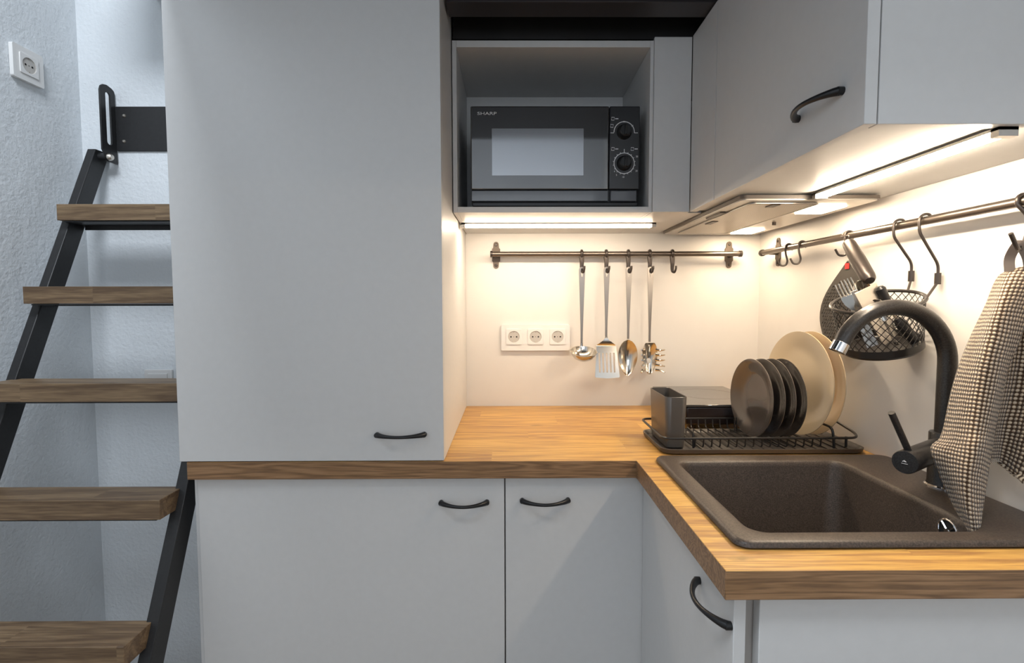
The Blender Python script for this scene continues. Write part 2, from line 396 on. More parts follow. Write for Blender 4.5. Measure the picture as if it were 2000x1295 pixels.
# loft deck over the kitchen corner
struct('ceiling_loft', B((XT0, -1.36, 1.985), (XR, 0, 2.12)), 'loft', smooth=False)
bm = new()
box(bm, (XT1 + 0.005, -0.52, 1.925), (XR - 0.01, -0.508, 1.985)); box(bm, (XT1 + 0.005, -0.535, ZTOP + 0.004), (XR - 0.01, -0.475, 1.925))
struct('trim_1', bm, 'loft_beam', bevel=0.001)
bm = new(); box(bm, (XT1 + 0.005, -0.39, 1.912), (XR - 0.01, -0.002, 1.984)); struct('trim_2', bm, 'loft', smooth=False)
bm = new(); box(bm, (XT1 + 0.005, -0.76, 1.93), (XR - 0.01, -0.69, 1.984)); struct('trim_3', bm, 'loft_beam', smooth=False)
struct('trim_4', B((-1.045, -0.46, 2.15), (XT0 - 0.002, YA - 0.003, 2.30)), 'loft', smooth=False)

# ------------------------------------------------------------------ handles
def bow_handle(parent, p0, p1, out, stand=0.026):
    p0, p1, out = Vector(p0), Vector(p1), Vector(out).normalized(); pts = []; rs = []
    n = 22
    for i in range(n + 1):
        t = i / n; s = math.sin(PI * t) ** 0.75
        pts.append(p0.lerp(p1, t) + out * (0.004 + stand * s)); rs.append(0.0036 + 0.0028 * abs(2 * t - 1) ** 2.5)
    bm = tube(new(), pts, rs, 12)
    for q in (p0, p1): tube(bm, [q - out * 0.0005, q + out * 0.008], [0.0058, 0.0058], 12)
    return build('handle', bm, 'handle', parent)

# ------------------------------------------------------------------ worktop
bm = new()
sx0, sx1, sy0, sy1 = 0.345, 0.815, -0.985, -0.615      # cut-out under the sink
xs = [XL, XC, sx0, sx1, XR - 0.001]; ys = [YN, sy0, sy1, -0.6, -0.001]
inc = lambda i, j: (0 <= i < 4 and 0 <= j < 4) and (i >= 1 or j == 3) and not (i == 2 and j == 1)
vt = {}
def gv(i, j, z):
    if (i, j, z) not in vt: vt[(i, j, z)] = bm.verts.new((xs[i], ys[j], z))
    return vt[(i, j, z)]
for i in range(4):
    for j in range(4):
        if not inc(i, j): continue
        bm.faces.new([gv(i, j, ZC), gv(i+1, j, ZC), gv(i+1, j+1, ZC), gv(i, j+1, ZC)])
        bm.faces.new([gv(i, j, ZC-TW), gv(i, j+1, ZC-TW), gv(i+1, j+1, ZC-TW), gv(i+1, j, ZC-TW)])
        for di, dj, a, b in ((-1, 0, (i, j), (i, j+1)), (1, 0, (i+1, j+1), (i+1, j)), (0, -1, (i+1, j), (i, j)), (0, 1, (i, j+1), (i+1, j+1))):
            if not inc(i+di, j+dj): bm.faces.new([gv(*a, ZC-TW), gv(*b, ZC-TW), gv(*b, ZC), gv(*a, ZC)])
o = build('worktop', bm, 'oak', loc=(0, 0, ZC - TW), bevel=0.0012)
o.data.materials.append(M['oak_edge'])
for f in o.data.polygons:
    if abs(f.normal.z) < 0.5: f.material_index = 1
tag(o, 'L-shaped oak worktop with brown grained front edge around the black sink', 'worktop')

# ------------------------------------------------------------------ cabinets
ZB = ZC - TW - 0.001      # top of the base units
YD = -0.583               # face of the base doors
t = thing('base_cabinet', 'grey-white base cabinet with two front doors left of the sink leg', 'cabinet', (-0.2, -0.28, 0.0))
build('carcass', B((-0.692, -0.562, 0.10), (0.285, -0.03, ZB)), 'carcass', t, bevel=0.001)
build('plinth', B((-0.66, -0.52, 0.0), (0.285, -0.50, 0.10)), 'laminate', t)
o = build('end_panel', B((-0.7105, YD + 0.006, 0.0), (-0.693, -0.03, ZB)), 'laminate', t, bevel=0.001); o['label'] = 'white side panel by the ladder'
xg = P(986.5, 1100, 'y', YD).x; xg2 = P(1260.5, 1100, 'y', YD).x; xl0 = P(388, 1000, 'y', YD).x
d = build('door', B((xl0, YD, 0.105), (xg - 0.0015, YD + 0.019, ZB - 0.003)), 'laminate', t, bevel=0.001)
h0, h1 = P(862, 981, 'y', YD), P(951, 980, 'y', YD); bow_handle(d, h0, h1, (0, -1, 0))
d = build('door', B((xg + 0.0015, YD, 0.105), (xg2 - 0.001, YD + 0.019, ZB - 0.003)), 'laminate', t, bevel=0.001)
h0, h1 = P(1020, 977, 'y', YD), P(1109, 976, 'y', YD); bow_handle(d, h0, h1, (0, -1, 0))

XD = XC + 0.020           # face of the sink unit door
YE = P(1475, 1250, 'x', XD).y
YE = -1.043
t = thing('sink_cabinet', 'grey-white sink cabinet with side-facing door and plain end panel', 'cabinet', (0.55, -0.8, 0.0))
bm = new()
for a, b in (((XD + 0.021, YE + 0.02, 0.10), (XR - 0.002, YE + 0.036, ZB)), ((XD + 0.021, -0.60, 0.10), (XR - 0.002, -0.585, ZB)), ((XD + 0.021, YE + 0.036, 0.10), (XR - 0.002, -0.60, 0.118)), ((XR - 0.018, YE + 0.036, 0.118), (XR - 0.002, -0.60, ZB)), ((XD + 0.021, YE + 0.036, ZB - 0.03), (XD + 0.04, -0.60, ZB))): box(bm, a, b)
build('carcass', bm, 'carcass', t, smooth=False)
xe = P(1480, 1250, 'y', YE).x
o = build('end_panel', B((xe + 0.0015, YE, 0.0), (XR - 0.002, YE + 0.018, ZB)), 'laminate', t, bevel=0.001)
d = build('door', B((XD, YE, 0.105), (XD + 0.0165, YD - 0.002, ZB - 0.003)), 'laminate', t, bevel=0.001)
h0, h1 = P(1367, 1138, 'x', XD), P(1428, 1217, 'x', XD); h0.z = h1.z = (h0.z + h1.z) / 2; bow_handle(d, h0, h1, (-1, 0, 0), 0.024)
build('plinth', B((XD + 0.05, YE + 0.02, 0.0), (XD + 0.066, -0.6, 0.10)), 'laminate', t)

t = thing('tall_cabinet', 'large pale grey wall cupboard standing on the worktop beside the ladder', 'cabinet', ((XT0 + XT1) / 2, -0.3, ZC))
build('carcass', B((XT0 + 0.002, -0.582, ZC + 0.001), (XT1, -0.002, ZTOP + 0.06)), 'laminate', t, bevel=0.0008)
d = build('door', B((XT0, -0.601, ZC + 0.002), (XT1 + 0.0, -0.5835, ZTOP + 0.06)), 'laminate', t, bevel=0.001)
h0, h1 = P(737, 849, 'y', -0.601), P(829, 848, 'y', -0.601); bow_handle(d, h0, h1, (0, -1, 0), 0.022)

# open microwave niche
t = thing('microwave_cabinet', 'open grey wall cabinet holding the black microwave', 'cabinet', ((XM0 + XM1) / 2, -0.2, ZU))
th = 0.0165
build('side_panel', B((XM0, YM, ZU + 0.0), (XM0 + 0.011, -0.002, ZM1)), 'laminate', t, bevel=0.0006)
build('side_panel', B((XM1 - 0.009, YM, ZU + 0.0), (XM1 - 0.0005, -0.002, ZM1)), 'laminate', t, bevel=0.0006)
build('bottom_panel', B((XM0 + 0.011, YM, ZU), (XM1 - 0.009, -0.002, ZU + th - 0.002)), 'laminate', t, bevel=0.0006)
build('top_panel', B((XM0 + 0.011, YM, ZM1 - th), (XM1 - 0.009, -0.002, ZM1)), 'laminate', t, bevel=0.0006)
build('back_panel', B((XM0 + 0.011, -0.085, ZU + th), (XM1 - 0.009, -0.075, ZM1 - th)), 'laminate', t, bevel=0.0004)
o = build('filler_panel', B((XM1, YM - 0.006, ZU), (XF - 0.001, YM + 0.012, ZM1 + 0.006)), 'laminate', t, bevel=0.0006); o['label'] = 'blank filler strip between the niche and the side wall cabinet'
build('filler_underside', B((XM1, YM + 0.012, ZU), (0.498, -0.002, ZU + 0.016)), 'laminate', t, bevel=0.0004)

# right wall cabinet
yg = P(1398, 200, 'x', XF).y
t = thing('wall_cabinet', 'grey wall cabinet above the sink with underside light strip', 'cabinet', (0.65, -0.55, ZU))
build('carcass', B((XF + 0.0195, YU + 0.0195, ZU + 0.003), (XR - 0.002, YM - 0.008, ZTOP)), 'laminate', t, bevel=0.0006)
build('filler_panel', B((XF, yg + 0.0012, ZU), (XF + 0.018, YM - 0.008, ZTOP)), 'laminate', t, bevel=0.0006)
d = build('door', B((XF, YU, ZU), (XF + 0.0165, yg - 0.0012, ZTOP)), 'laminate', t, bevel=0.0008)
h0, h1 = P(1560, 232, 'x', XF), P(1646, 178, 'x', XF); h0.z = h1.z = (h0.z + h1.z) / 2; bow_handle(d, h0, h1, (-1, 0, 0), 0.024)
xe = P(1716.5, 200, 'y', YU).x
build('end_panel', B((xe, YU, ZU), (XR - 0.002, YU + 0.018, ZTOP)), 'laminate', t, bevel=0.0008)

# ------------------------------------------------------------------ light strips
def strip(name, label, a, b, w, caps, m):
    """bar light hung under a cabinet from point a to b (centre line, top)"""
    a, b = Vector(a), Vector(b); d = (b - a).normalized(); s = d.cross(Vector((0, 0, 1))).normalized() * w / 2
    t = thing(name, label, 'light', (a + b) / 2, 'warm light bars under the wall cabinets')
    bm = new(); m4 = frame(a, d, (0, 0, 1))
    prism(bm, [(0, -w/2), (0, w/2), (-0.004, w/2), (-0.004, -w/2)], m4, (b - a).length)
    build('profile', bm, 'alu', t)
    bm = new(); L = (b - a).length - 2 * caps
    prism(bm, [(-0.0042, -w/2 + 0.001), (-0.0042, w/2 - 0.001), (-0.0085, w/2 - 0.002), (-0.0105, w/2 - 0.006), (-0.0105, -w/2 + 0.006), (-0.0085, -w/2 + 0.002)], frame(a + d * caps, d, (0, 0, 1)), L)
    build('diffuser', bm, m, t)
    for q in (a, b - d * caps):
        bm = new(); prism(bm, [(0.0, -w/2), (0.0, w/2), (-0.0122, w/2), (-0.0122, -w/2)], frame(q, d, (0, 0, 1)), caps); build('end_cap', bm, 'alu', t)
    return t
strip('light_bar', 'long glowing warm light bar under the microwave cabinet', (XM0 + 0.004, -0.215, ZU - 0.0005), (0.425, -0.215, ZU - 0.0005), 0.032, 0.012, 'led')
strip('light_bar', 'long glowing warm light bar under the right wall cabinet above the sink', (0.660, -0.612, ZU - 0.0), (0.660, -1.022, ZU - 0.0), 0.026, 0.012, 'led2')

# ------------------------------------------------------------------ extractor hood
hx0, hx1, hy0, hy1 = 0.500, 0.805, -0.603, -0.045; zh = ZU - 0.0005
t = thing('cooker_hood', 'flat built-in extractor hood with mesh filter and two square lamps', 'cooker hood', (0.65, -0.33, zh - 0.012))
bm = new(); prism(bm, rrect(hx0, hy0, hx1, hy1, 0.012), frame((0, 0, zh - 0.007), (0, 0, 1), (1, 0, 0)), 0.007); build('rim', bm, 'hood_dark', t)
bm = new(); prism(bm, rrect(hx0 + 0.004, hy0 + 0.004, hx1 - 0.004, hy1 - 0.004, 0.01), frame((0, 0, zh - 0.010), (0, 0, 1), (1, 0, 0)), 0.003); build('panel', bm, 'hood', t)
fm = M['filter']; nt = NT(fm); v = nt.obj((1, 1, 1)); vr = nt.n('ShaderNodeTexVoronoi', {'Vector': v, 'Scale': 190.0, 'Randomness': 0.0}).outputs['Distance']
nt.to(nt.ramp(vr, [(0.30, (0.16, 0.14, 0.12)), (0.42, (0.60, 0.55, 0.48))]), 'Base Color')
bm = new(); prism(bm, rrect(hx0 + 0.035, hy0 + 0.03, hx0 + 0.185, hy1 - 0.05, 0.01), frame((0, 0, zh - 0.0125), (0, 0, 1), (1, 0, 0)), 0.0026); build('filter', bm, 'filter', t)
bm = tube(new(), [Vector((x, y, zh - 0.0125)) for x, y in rrect(hx0 + 0.033, hy0 + 0.028, hx0 + 0.187, hy1 - 0.048, 0.012)], 0.0016, 6, closed=True); build('filter_frame', bm, 'alu', t)
for y0, y1 in ((-0.54, -0.44), (-0.17, -0.08)):
    bm = new(); prism(bm, rrect(hx0 + 0.205, y0, hx0 + 0.272, y1, 0.006), frame((0, 0, zh - 0.0125), (0, 0, 1), (1, 0, 0)), 0.0024); build('lamp', bm, 'hoodlamp', t)
build('latch', B((hx0 + 0.014, -0.46, zh - 0.0135), (hx0 + 0.028, -0.37, zh - 0.010)), 'hood_dark', t, bevel=0.001)
build('latch', B((hx0 + 0.045, -0.335, zh - 0.0145), (hx0 + 0.062, -0.285, zh - 0.0125)), 'hood_dark', t, bevel=0.0008)
build('latch', B((hx0 + 0.085, -0.565, zh - 0.0145), (hx0 + 0.105, -0.535, zh - 0.0125)), 'hood_dark', t, bevel=0.0008)
bm = tube(new(), [(hx0 + 0.235, -0.29, zh - 0.010), (hx0 + 0.235, -0.29, zh - 0.017)], 0.005, 12); build('button', bm, 'hood_dark', t)

# ------------------------------------------------------------------ microwave
YMW = -0.374
def Q(px, py, dy=0.0): return P(px, py, 'y', YMW - dy)
a0, a1 = Q(920, 400), Q(1250.5, 207); zb = ZU + 0.0155
t = thing('microwave', 'black microwave with two round dials in the open cabinet', 'microwave', ((a0.x + a1.x) / 2, -0.22, zb))
build('body', B((a0.x + 0.001, YMW + 0.012, zb + 0.010), (a1.x - 0.001, -0.095, a1.z)), 'mw_body', t, bevel=0.004)
xd = Q(1189.5, 300).x; zs = Q(1000, 370).z; zs2 = Q(1000, 393).z
bm = new(); prism(bm, rrect(a0.x, zs, xd - 0.0007, a1.z, 0.004), frame((0, YMW + 0.012, 0), (0, -1, 0), (1, 0, 0)), 0.012)
# frame() maps local y to world z up to sign, so the panels below are boxes
bm.free()
d = build('door', B((a0.x, YMW, zs), (xd - 0.0008, YMW + 0.012, a1.z)), 'mw_glass', t, bevel=0.003, seg=3)
w0, w1 = Q(961, 343), Q(1140, 251)
build('window', B((w0.x, YMW - 0.0006, w0.z), (w1.x, YMW + 0.002, w1.z)), 'mw_window', d, bevel=0.0003)
o = build('pull_strip', B((a0.x + 0.001, YMW + 0.001, zs2), (xd - 0.0008, YMW + 0.012, zs - 0.0022)), 'mw_strip', t, bevel=0.0015)
build('bottom_trim', B((a0.x + 0.003, YMW + 0.004, zb + 0.004), (a1.x - 0.003, YMW + 0.02, zs2 - 0.0018)), 'mw_body', t, bevel=0.002)
pnl = build('control_panel', B((xd + 0.0008, YMW, zs), (a1.x, YMW + 0.012, a1.z)), 'mw_panel', t, bevel=0.003, seg=3)
build('door_button', B((xd + 0.004, YMW - 0.001, zs2 - 0.001), (a1.x - 0.006, YMW + 0.012, zs - 0.002)), 'mw_strip', t, bevel=0.003, seg=3)
for fx in (a0.x + 0.03, a1.x - 0.03):
    for fy in (YMW + 0.03, -0.13): build('foot', tube(new(), [(fx, fy, zb), (fx, fy, zb + 0.012)], [0.012, 0.014], 16), 'mw_body', t)
FR = lambda c: Matrix(((1, 0, 0, c[0]), (0, 0, -1, c[1]), (0, 1, 0, c[2]), (0, 0, 0, 1)))   # text plane facing -y
FRX = lambda p, dy=0.0004: FR((p.x, YMW - dy, p.z))
text('brand_lettering', 'SHARP', 0.0105, FRX(Q(951, 222)), 'print', d, 1.6)
px = 983.64 / (YMW - CAM.y)
for cx_, cz_, kind in ((1219, 258, 0), (1219, 319, 1)):
    c = Q(cx_, cz_); fr = frame((c.x, YMW, c.z), (0, -1, 0), (1, 0, 0))
    k = build('dial', lathe(new(), [(0, 0.020), (0.0125, 0.020), (0.0150, 0.018), (0.0165, 0.004), (0.0195, 0.0), ], fr, 40), 'handle', pnl)
    build('grip', box(new(), (c.x - 0.003, YMW - 0.0235, c.z - 0.013), (c.x + 0.003, YMW - 0.016, c.z + 0.013)), 'mw_body', k, bevel=0.002)
    R_ = 0.0262; bm = new()
    rng = [(-5, 185)] if kind == 0 else [(0, 360)]
    for s, e in rng:
        pts = [(c.x + R_ * math.cos(math.radians(q)), YMW - 0.0003, c.z + R_ * math.sin(math.radians(q))) for q in range(s, e + 1, 6)]
        tube(bm, pts[:-1] if kind else pts, 0.0010, 6, closed=bool(kind), flat=((0, 1, 0), 0.35))
    if kind == 0:
        for sgn in (-1, 1): tube(bm, [(c.x + sgn * R_, YMW - 0.0003, c.z - 0.002), (c.x + sgn * (R_ + 0.009), YMW - 0.0003, c.z - 0.002)], 0.0008, 6, flat=((0, 1, 0), 0.35))
    else:
        for q in range(0, 360, 20):
            L = 0.0065 if q % 60 == 30 or q == 90 else 0.0035; q2 = math.radians(q + 10)
            tube(bm, [(c.x + (R_ + 0.001) * math.cos(q2), YMW - 0.0003, c.z + (R_ + 0.001) * math.sin(q2)), (c.x + (R_ + L) * math.cos(q2), YMW - 0.0003, c.z + (R_ + L) * math.sin(q2))], 0.0006, 4, flat=((0, 1, 0), 0.35))
        tube(bm, [(c.x, YMW - 0.0003, c.z + R_), (c.x, YMW - 0.0003, c.z + R_ + 0.010)], 0.0008, 4, flat=((0, 1, 0), 0.35))
    build('dial_scale', bm, 'print', pnl)
bm = new()
for (ax_, az_) in ((1197, 232), (1197, 291), (1235, 291), (1195, 246)):
    p = Q(ax_, az_); s = 0.0036
    tube(bm, [(p.x - s, YMW - .0003, p.z - s), (p.x + s, YMW - .0003, p.z - s), (p.x + s, YMW - .0003, p.z + s), (p.x - s, YMW - .0003, p.z + s)], 0.0007, 4, closed=True, flat=((0, 1, 0), 0.35))
    build('symbol', bm, 'print', pnl); bm = new()
    if az_ != 246: tube(bm, [(p.x + 0.006, YMW - .0003, p.z), (p.x + 0.014, YMW - .0003, p.z)], 0.0011, 4, flat=((0, 1, 0), 0.3)); build('symbol', bm, 'print', pnl); bm = new()
for s, x, y in (('M', 1219, 238), ('M', 1235, 246), ('35', 1244, 306), ('20', 1243, 334), ('10', 1217, 346), ('5', 1204, 342), ('4', 1200, 335), ('1', 1203, 308)):
    text('dial_numeral', s, 0.0062, FRX(Q(x, y)), 'print', pnl)

# ------------------------------------------------------------------ sockets
def socket_insert(parent, c, n, up, r=0.0195, size=0.052):
    """c centre on the plate's face, n outward"""
    n = Vector(n); up = Vector(up); side = up.cross(n).normalized(); q = [Vector(c) + side * a * size/2 + up * b * size/2 for a, b in ((-1,-1),(1,-1),(1,1),(-1,1))]
    fr = Matrix(((side.x, up.x, n.x, c[0]), (side.y, up.y, n.y, c[1]), (side.z, up.z, n.z, c[2]), (0, 0, 0, 1)))
    bm = new(); circ = [(r * math.cos(2*PI*k/36), r * math.sin(2*PI*k/36)) for k in range(36)]
    prism(bm, rrect(-size/2, -size/2, size/2, size/2, 0.003, 3), fr, 0.0026, [circ]); ins = build('insert', bm, 'plastic', parent, bevel=0.0005)
    build('recess', lathe(new(), [(r, 0.0025), (r * 0.97, 0.0006), (0, 0.0004)], fr, 36), 'socket_shade', ins)
    bm = new()
    for s in (-1, 1): tube(bm, [fr @ Vector((s * 0.0095, 0, 0.0002)), fr @ Vector((s * 0.0095, 0, 0.0010))], 0.0026, 12)
    tube(bm, [fr @ Vector((0, 0, 0.0002)), fr @ Vector((0, 0, 0.0009))], 0.0012, 8)
    build('pin_holes', bm, 'hole', ins)
    for s in (-1, 1): build('earth_clip', tube(new(), [fr @ Vector((0, s * (r - 0.0003), 0.0010)), fr @ Vector((0, s * (r - 0.0035), 0.0020))], 0.0012, 6), 'brushed', ins)
    return ins
s0, s1 = P(979, 685, 'y', -0.010), P(1113, 634, 'y', -0.010)
t = thing('triple_socket', 'white triple power socket on the backsplash below the rail', 'power socket', ((s0.x + s1.x)/2, -0.005, s0.z))
bm = new(); prism(bm, rrect(s0.x, s0.z, s1.x, s1.z, 0.006), Matrix(((1,0,0,0),(0,0,-1,-0.001),(0,1,0,0),(0,0,0,1))), 0.009)
build('plate', bm, 'plastic', t, bevel=0.002)
zc = P(1000, 658, 'y', -0.012).z
for x in (1003.5, 1046, 1089): socket_insert(t, (P(x, 658, 'y', -0.012).x, -0.0100, zc), (0, -1, 0), (0, 0, 1))
q0, q1 = P(22, 85, 'x', XW + 0.010), P(87, 172, 'x', XW + 0.010)
zc = (P(54, 128, 'x', XW + 0.010)).z; yc = (q0.y + q1.y) / 2
t = thing('single_socket', 'white single power socket high on the textured left wall', 'power socket', (XW + 0.005, yc, zc - 0.04))
sz = 0.043
bm = new(); prism(bm, rrect(-sz, -sz, sz, sz, 0.005), Matrix(((0,0,1,XW + 0.001),(1,0,0,yc),(0,1,0,zc),(0,0,0,1))), 0.010)
build('plate', bm, 'plastic', t, bevel=0.002)
socket_insert(t, (XW + 0.0108, yc, zc), (1, 0, 0), (0, 0, 1))
c0 = P(282, 722, 'y', YA - 0.008); w = 0.084
t = thing('light_switch', 'white wall switch peeking out above the middle ladder tread', 'light switch', (c0.x + w/2, YA - 0.004, c0.z - w))
build('plate', B((c0.x, YA - 0.010, c0.z - w), (c0.x + w, YA - 0.0005, c0.z)), 'plastic', t, bevel=0.002)
build('rocker', B((c0.x + 0.013, YA - 0.014, c0.z - w + 0.012), (c0.x + w - 0.012, YA - 0.009, c0.z - 0.012)), 'plastic', t, bevel=0.0015)

# ------------------------------------------------------------------ ladder
t = thing('loft_ladder', 'black steel loft ladder with five brown oak treads against the left wall', 'ladder', (-0.99, -0.75, 0.0))
SD = lambda z: 1.0 + (z - 0.549) / 2.3 + CAM.y        # y of the stringers' front face at height z
def stringer(x0, x1, ztop):
    bm = new(); d = 0.052
    ring = lambda z, cut=0: [Vector((x0, SD(z), z)), Vector((x1, SD(z), z)), Vector((x1, SD(z) + d, z + cut)), Vector((x0, SD(z) + d, z + cut))]
    loft(bm, [ring(0.0), ring(ztop, 0.0)], True, True); return bm
build('stringer', stringer(-1.226, -1.202, 1.70), 'black', t, bevel=0.0022)
build('stringer', stringer(-0.757, -0.731, 1.70), 'black', t, bevel=0.0015)
Ds = [1.375, 1.268, 1.16, 1.055, 0.941]; pyb = [430, 593, 785, 1016, None]
for i, D in enumerate(Ds + [0.835, 0.725]):
    y = CAM.y + D
    if i < 4: zb_ = P(250, pyb[i], 'y', y).z
    elif i == 4: zb_ = P(200, 1264, 'y', y).z - 0.043
    else: zb_ = 0.5586 - 0.226 * (i - 4)
    ztop = zb_ + 0.043; yb = y + 0.082
    bm = new(); box(bm, (-1.214, y, zb_), (-0.7585 if i < 4 and i != 3 else -0.746, yb, ztop))
    if i < 5 and i in (3, 4):
        pass
    o = build('tread', bm, 'tread', t, bevel=0.0012)
    bm = new(); box(bm, (-1.20, y + 0.006, zb_ - 0.004), (-0.7580, yb - 0.01, zb_ - 0.0005)); box(bm, (-1.20, yb - 0.010, zb_ - (0.016 if i == 0 else 0.006)), (-0.7580, yb - 0.006, zb_ - 0.0005))
    build('bracket', bm, 'black', t)
# slotted plate that links the stringer to the wall plate
xs_ = -1.176
A = [P(195, 172, 'x', xs_), P(222, 176, 'x', xs_), P(228, 322, 'x', xs_), P(199, 300, 'x', xs_)]
ya, yb_ = A[0].y, A[1].y; z1_, z0_ = A[1].z, A[2].z + 0.002
bm = new(); hole = rrect(ya + 0.019, z0_ + 0.050, ya + 0.037, z1_ - 0.016, 0.0085, 6)
out = [(ya, z0_ + 0.03), (ya + 0.02, z0_), (yb_ + 0.004, z0_), (yb_ + 0.004, z1_ - 0.012), (yb_ + 0.001, z1_ - 0.004), (yb_ - 0.008, z1_ + 0.001), (yb_ - 0.024, z1_ + 0.004), (ya + 0.024, z1_ + 0.004), (ya + 0.012, z1_ + 0.001), (ya + 0.004, z1_ - 0.006), (ya, z1_ - 0.018)]
prism(bm, out, Matrix(((0,0,1,xs_ - 0.005),(1,0,0,0),(0,1,0,0),(0,0,0,1))), 0.005, [hole]); br = build('slotted_plate', bm, 'black', t, bevel=0.0006)
cb = P(213, 307, 'x', xs_)
build('bolt', lathe(new(), [(0.0, 0.011), (0.007, 0.010), (0.010, 0.006), (0.0105, 0.0)], frame((xs_, cb.y, cb.z), (1, 0, 0)), 24), 'brushed', t)
build('link_tongue', tube(new(), [(-1.204, cb.y, cb.z), (xs_ - 0.004, cb.y, cb.z)], 0.011, 20), 'black', t)
p0, p1 = P(229, 295, 'y', YA - 0.006), P(340, 208, 'y', YA - 0.006)
t2 = thing('wall_plate', 'flat black steel plate screwed to the wall at the ladder top', 'mounting plate', ((p0.x + p1.x)/2, YA - 0.003, p0.z))
build('plate', B((p0.x, YA - 0.006, p0.z), (-0.735, YA - 0.0005, p1.z)), 'black', t2, bevel=0.0008)
for y in (226, 276):
    q = P(242, y, 'y', YA - 0.007); build('screw', lathe(new(), [(0, 0.004), (0.003, 0.0035), (0.005, 0.0015), (0.0055, -0.0005)], frame((q.x, YA - 0.006, q.z), (0, -1, 0)), 16), 'brushed', t2)

# ------------------------------------------------------------------ rails
def bracket(parent, c, n, along):
    """lobed plate on the wall, ring around the rail"""
    c, n, al = Vector(c), Vector(n), Vector(along); up = Vector((0, 0, 1))
    fr = Matrix(((al.x, up.x, n.x, c.x), (al.y, up.y, n.y, c.y), (al.z, up.z, n.z, c.z), (0, 0, 0, 1)))
    h = 0.044; out = []
    for k in range(13): a = PI * k / 12; out.append((0.0085 * math.cos(a), h - 0.0085 + 0.0085 * math.sin(a)))
    out += [(-0.0095, h - 0.020), (-0.0135, h - 0.024), (-0.0135, -h + 0.024), (-0.0095, -h + 0.020)]
    for k in range(13): a = PI + PI * k / 12; out.append((0.0085 * math.cos(a), -h + 0.0085 + 0.0085 * math.sin(a)))
    out += [(0.0095, -h + 0.020), (0.0135, -h + 0.024), (0.0135, h - 0.024), (0.0095, h - 0.020)]
    bm = new(); prism(bm, out, fr, 0.004); b = build('wall_bracket', bm, 'bracket', parent, bevel=0.0008)
    bm = new(); tube(bm, [fr @ Vector((0, 0, 0.003)), fr @ Vector((0, 0, 0.028))], 0.009, 16); build('stem', bm, 'rail', b)
    for s in (-1, 1): build('screw', lathe(new(), [(0, 0.0022), (0.0035, 0.002), (0.0048, 0.0), ], fr @ Matrix.Translation((0, s * (h - 0.010), 0.004)), 14), 'hook', b)
    return b
RYB = -0.038
ra, rb = P(960, 497, 'y', RYB), P(1446, 495, 'y', RYB); zr = (ra.z + rb.z) / 2 + 0.0
t = thing('hanging_rail', 'dark steel utensil rail on the back wall under the microwave cabinet', 'rail', ((ra.x + rb.x)/2, RYB, zr), 'dark steel kitchen rails')
build('bar', tube(new(), [(ra.x, RYB, zr), (rb.x, RYB, zr)], 0.0083, 20), 'rail', t)
for x in (ra.x, rb.x): s = 1 if x > 0.2 else -1; build('end_cap', tube(new(), [(x - s * 0.004, RYB, zr), (x + s * 0.004, RYB, zr)], 0.0105, 20), 'hook', t)
for x in (969, 1424): bracket(t, (P(x, 498, 'y', -0.004).x, -0.001, zr), (0, -1, 0), (1, 0, 0))
RXR = XR - 0.038
ga, gb = P(1489, 491, 'x', RXR), P(1990, 401, 'x', RXR); zr2 = (ga.z + gb.z) / 2
YG1 = -0.98
t = thing('hanging_rail', 'dark steel rail along the right wall above dish rack and sink', 'rail', (RXR, (ga.y + YG1)/2, zr2), 'dark steel kitchen rails')
build('bar', tube(new(), [(RXR, ga.y, zr2), (RXR, YG1, zr2)], 0.0083, 20), 'rail', t)
for y, s in ((ga.y, 1), (YG1, -1)): build('end_cap', tube(new(), [(RXR, y - s * 0.004, zr2), (RXR, y + s * 0.004, zr2)], 0.0105, 20), 'hook', t)
for y in (P(1519, 492, 'x', XR - 0.004).y, -0.90): bracket(t, (XR - 0.001, y, zr2), (-1, 0, 0), (0, 1, 0))

# hooks on the back rail
def rail_hook(x, label):
    t = thing('rail_hook', label, 'hook', (x, RYB, zr), 'black hooks on the back rail')
    pts = [(x, RYB + 0.0105 * math.sin(a), zr + 0.0105 * math.cos(a)) for a in [math.radians(q) for q in range(100, -181, -20)]]
    build('clip', tube(new(), pts, 0.0048, 10, flat=((0, 1, 0), 0.5) if 0 else None), 'hook', t)
    z = zr - 0.0105; y = RYB
    pts = curve([(x, y, z + 0.002), (x + 0.0005, y - 0.002, z - 0.020), (x, y - 0.002, z - 0.040), (x + 0.001, y - 0.005, z - 0.048), (x + 0.004, y - 0.013, z - 0.050), (x + 0.0065, y - 0.018, z - 0.040), (x + 0.007, y - 0.0185, z - 0.030)], 5)
    n = len(pts); build('hook_arm', tube(new(), pts, [0.0085 - 0.0050 * min(1, i / (n * 0.55)) for i in range(n)], 10), 'hook', t)
    return t
HX = [P(x, 495, 'y', RYB).x for x in (1136, 1184, 1227, 1269, 1313)]
for x, l in zip(HX, ('black rail hook carrying the steel ladle', 'black rail hook carrying the slotted turner', 'black rail hook carrying the serving spoon', 'black rail hook carrying the pasta server', 'empty black hook rightmost on the back rail')): rail_hook(x, l)

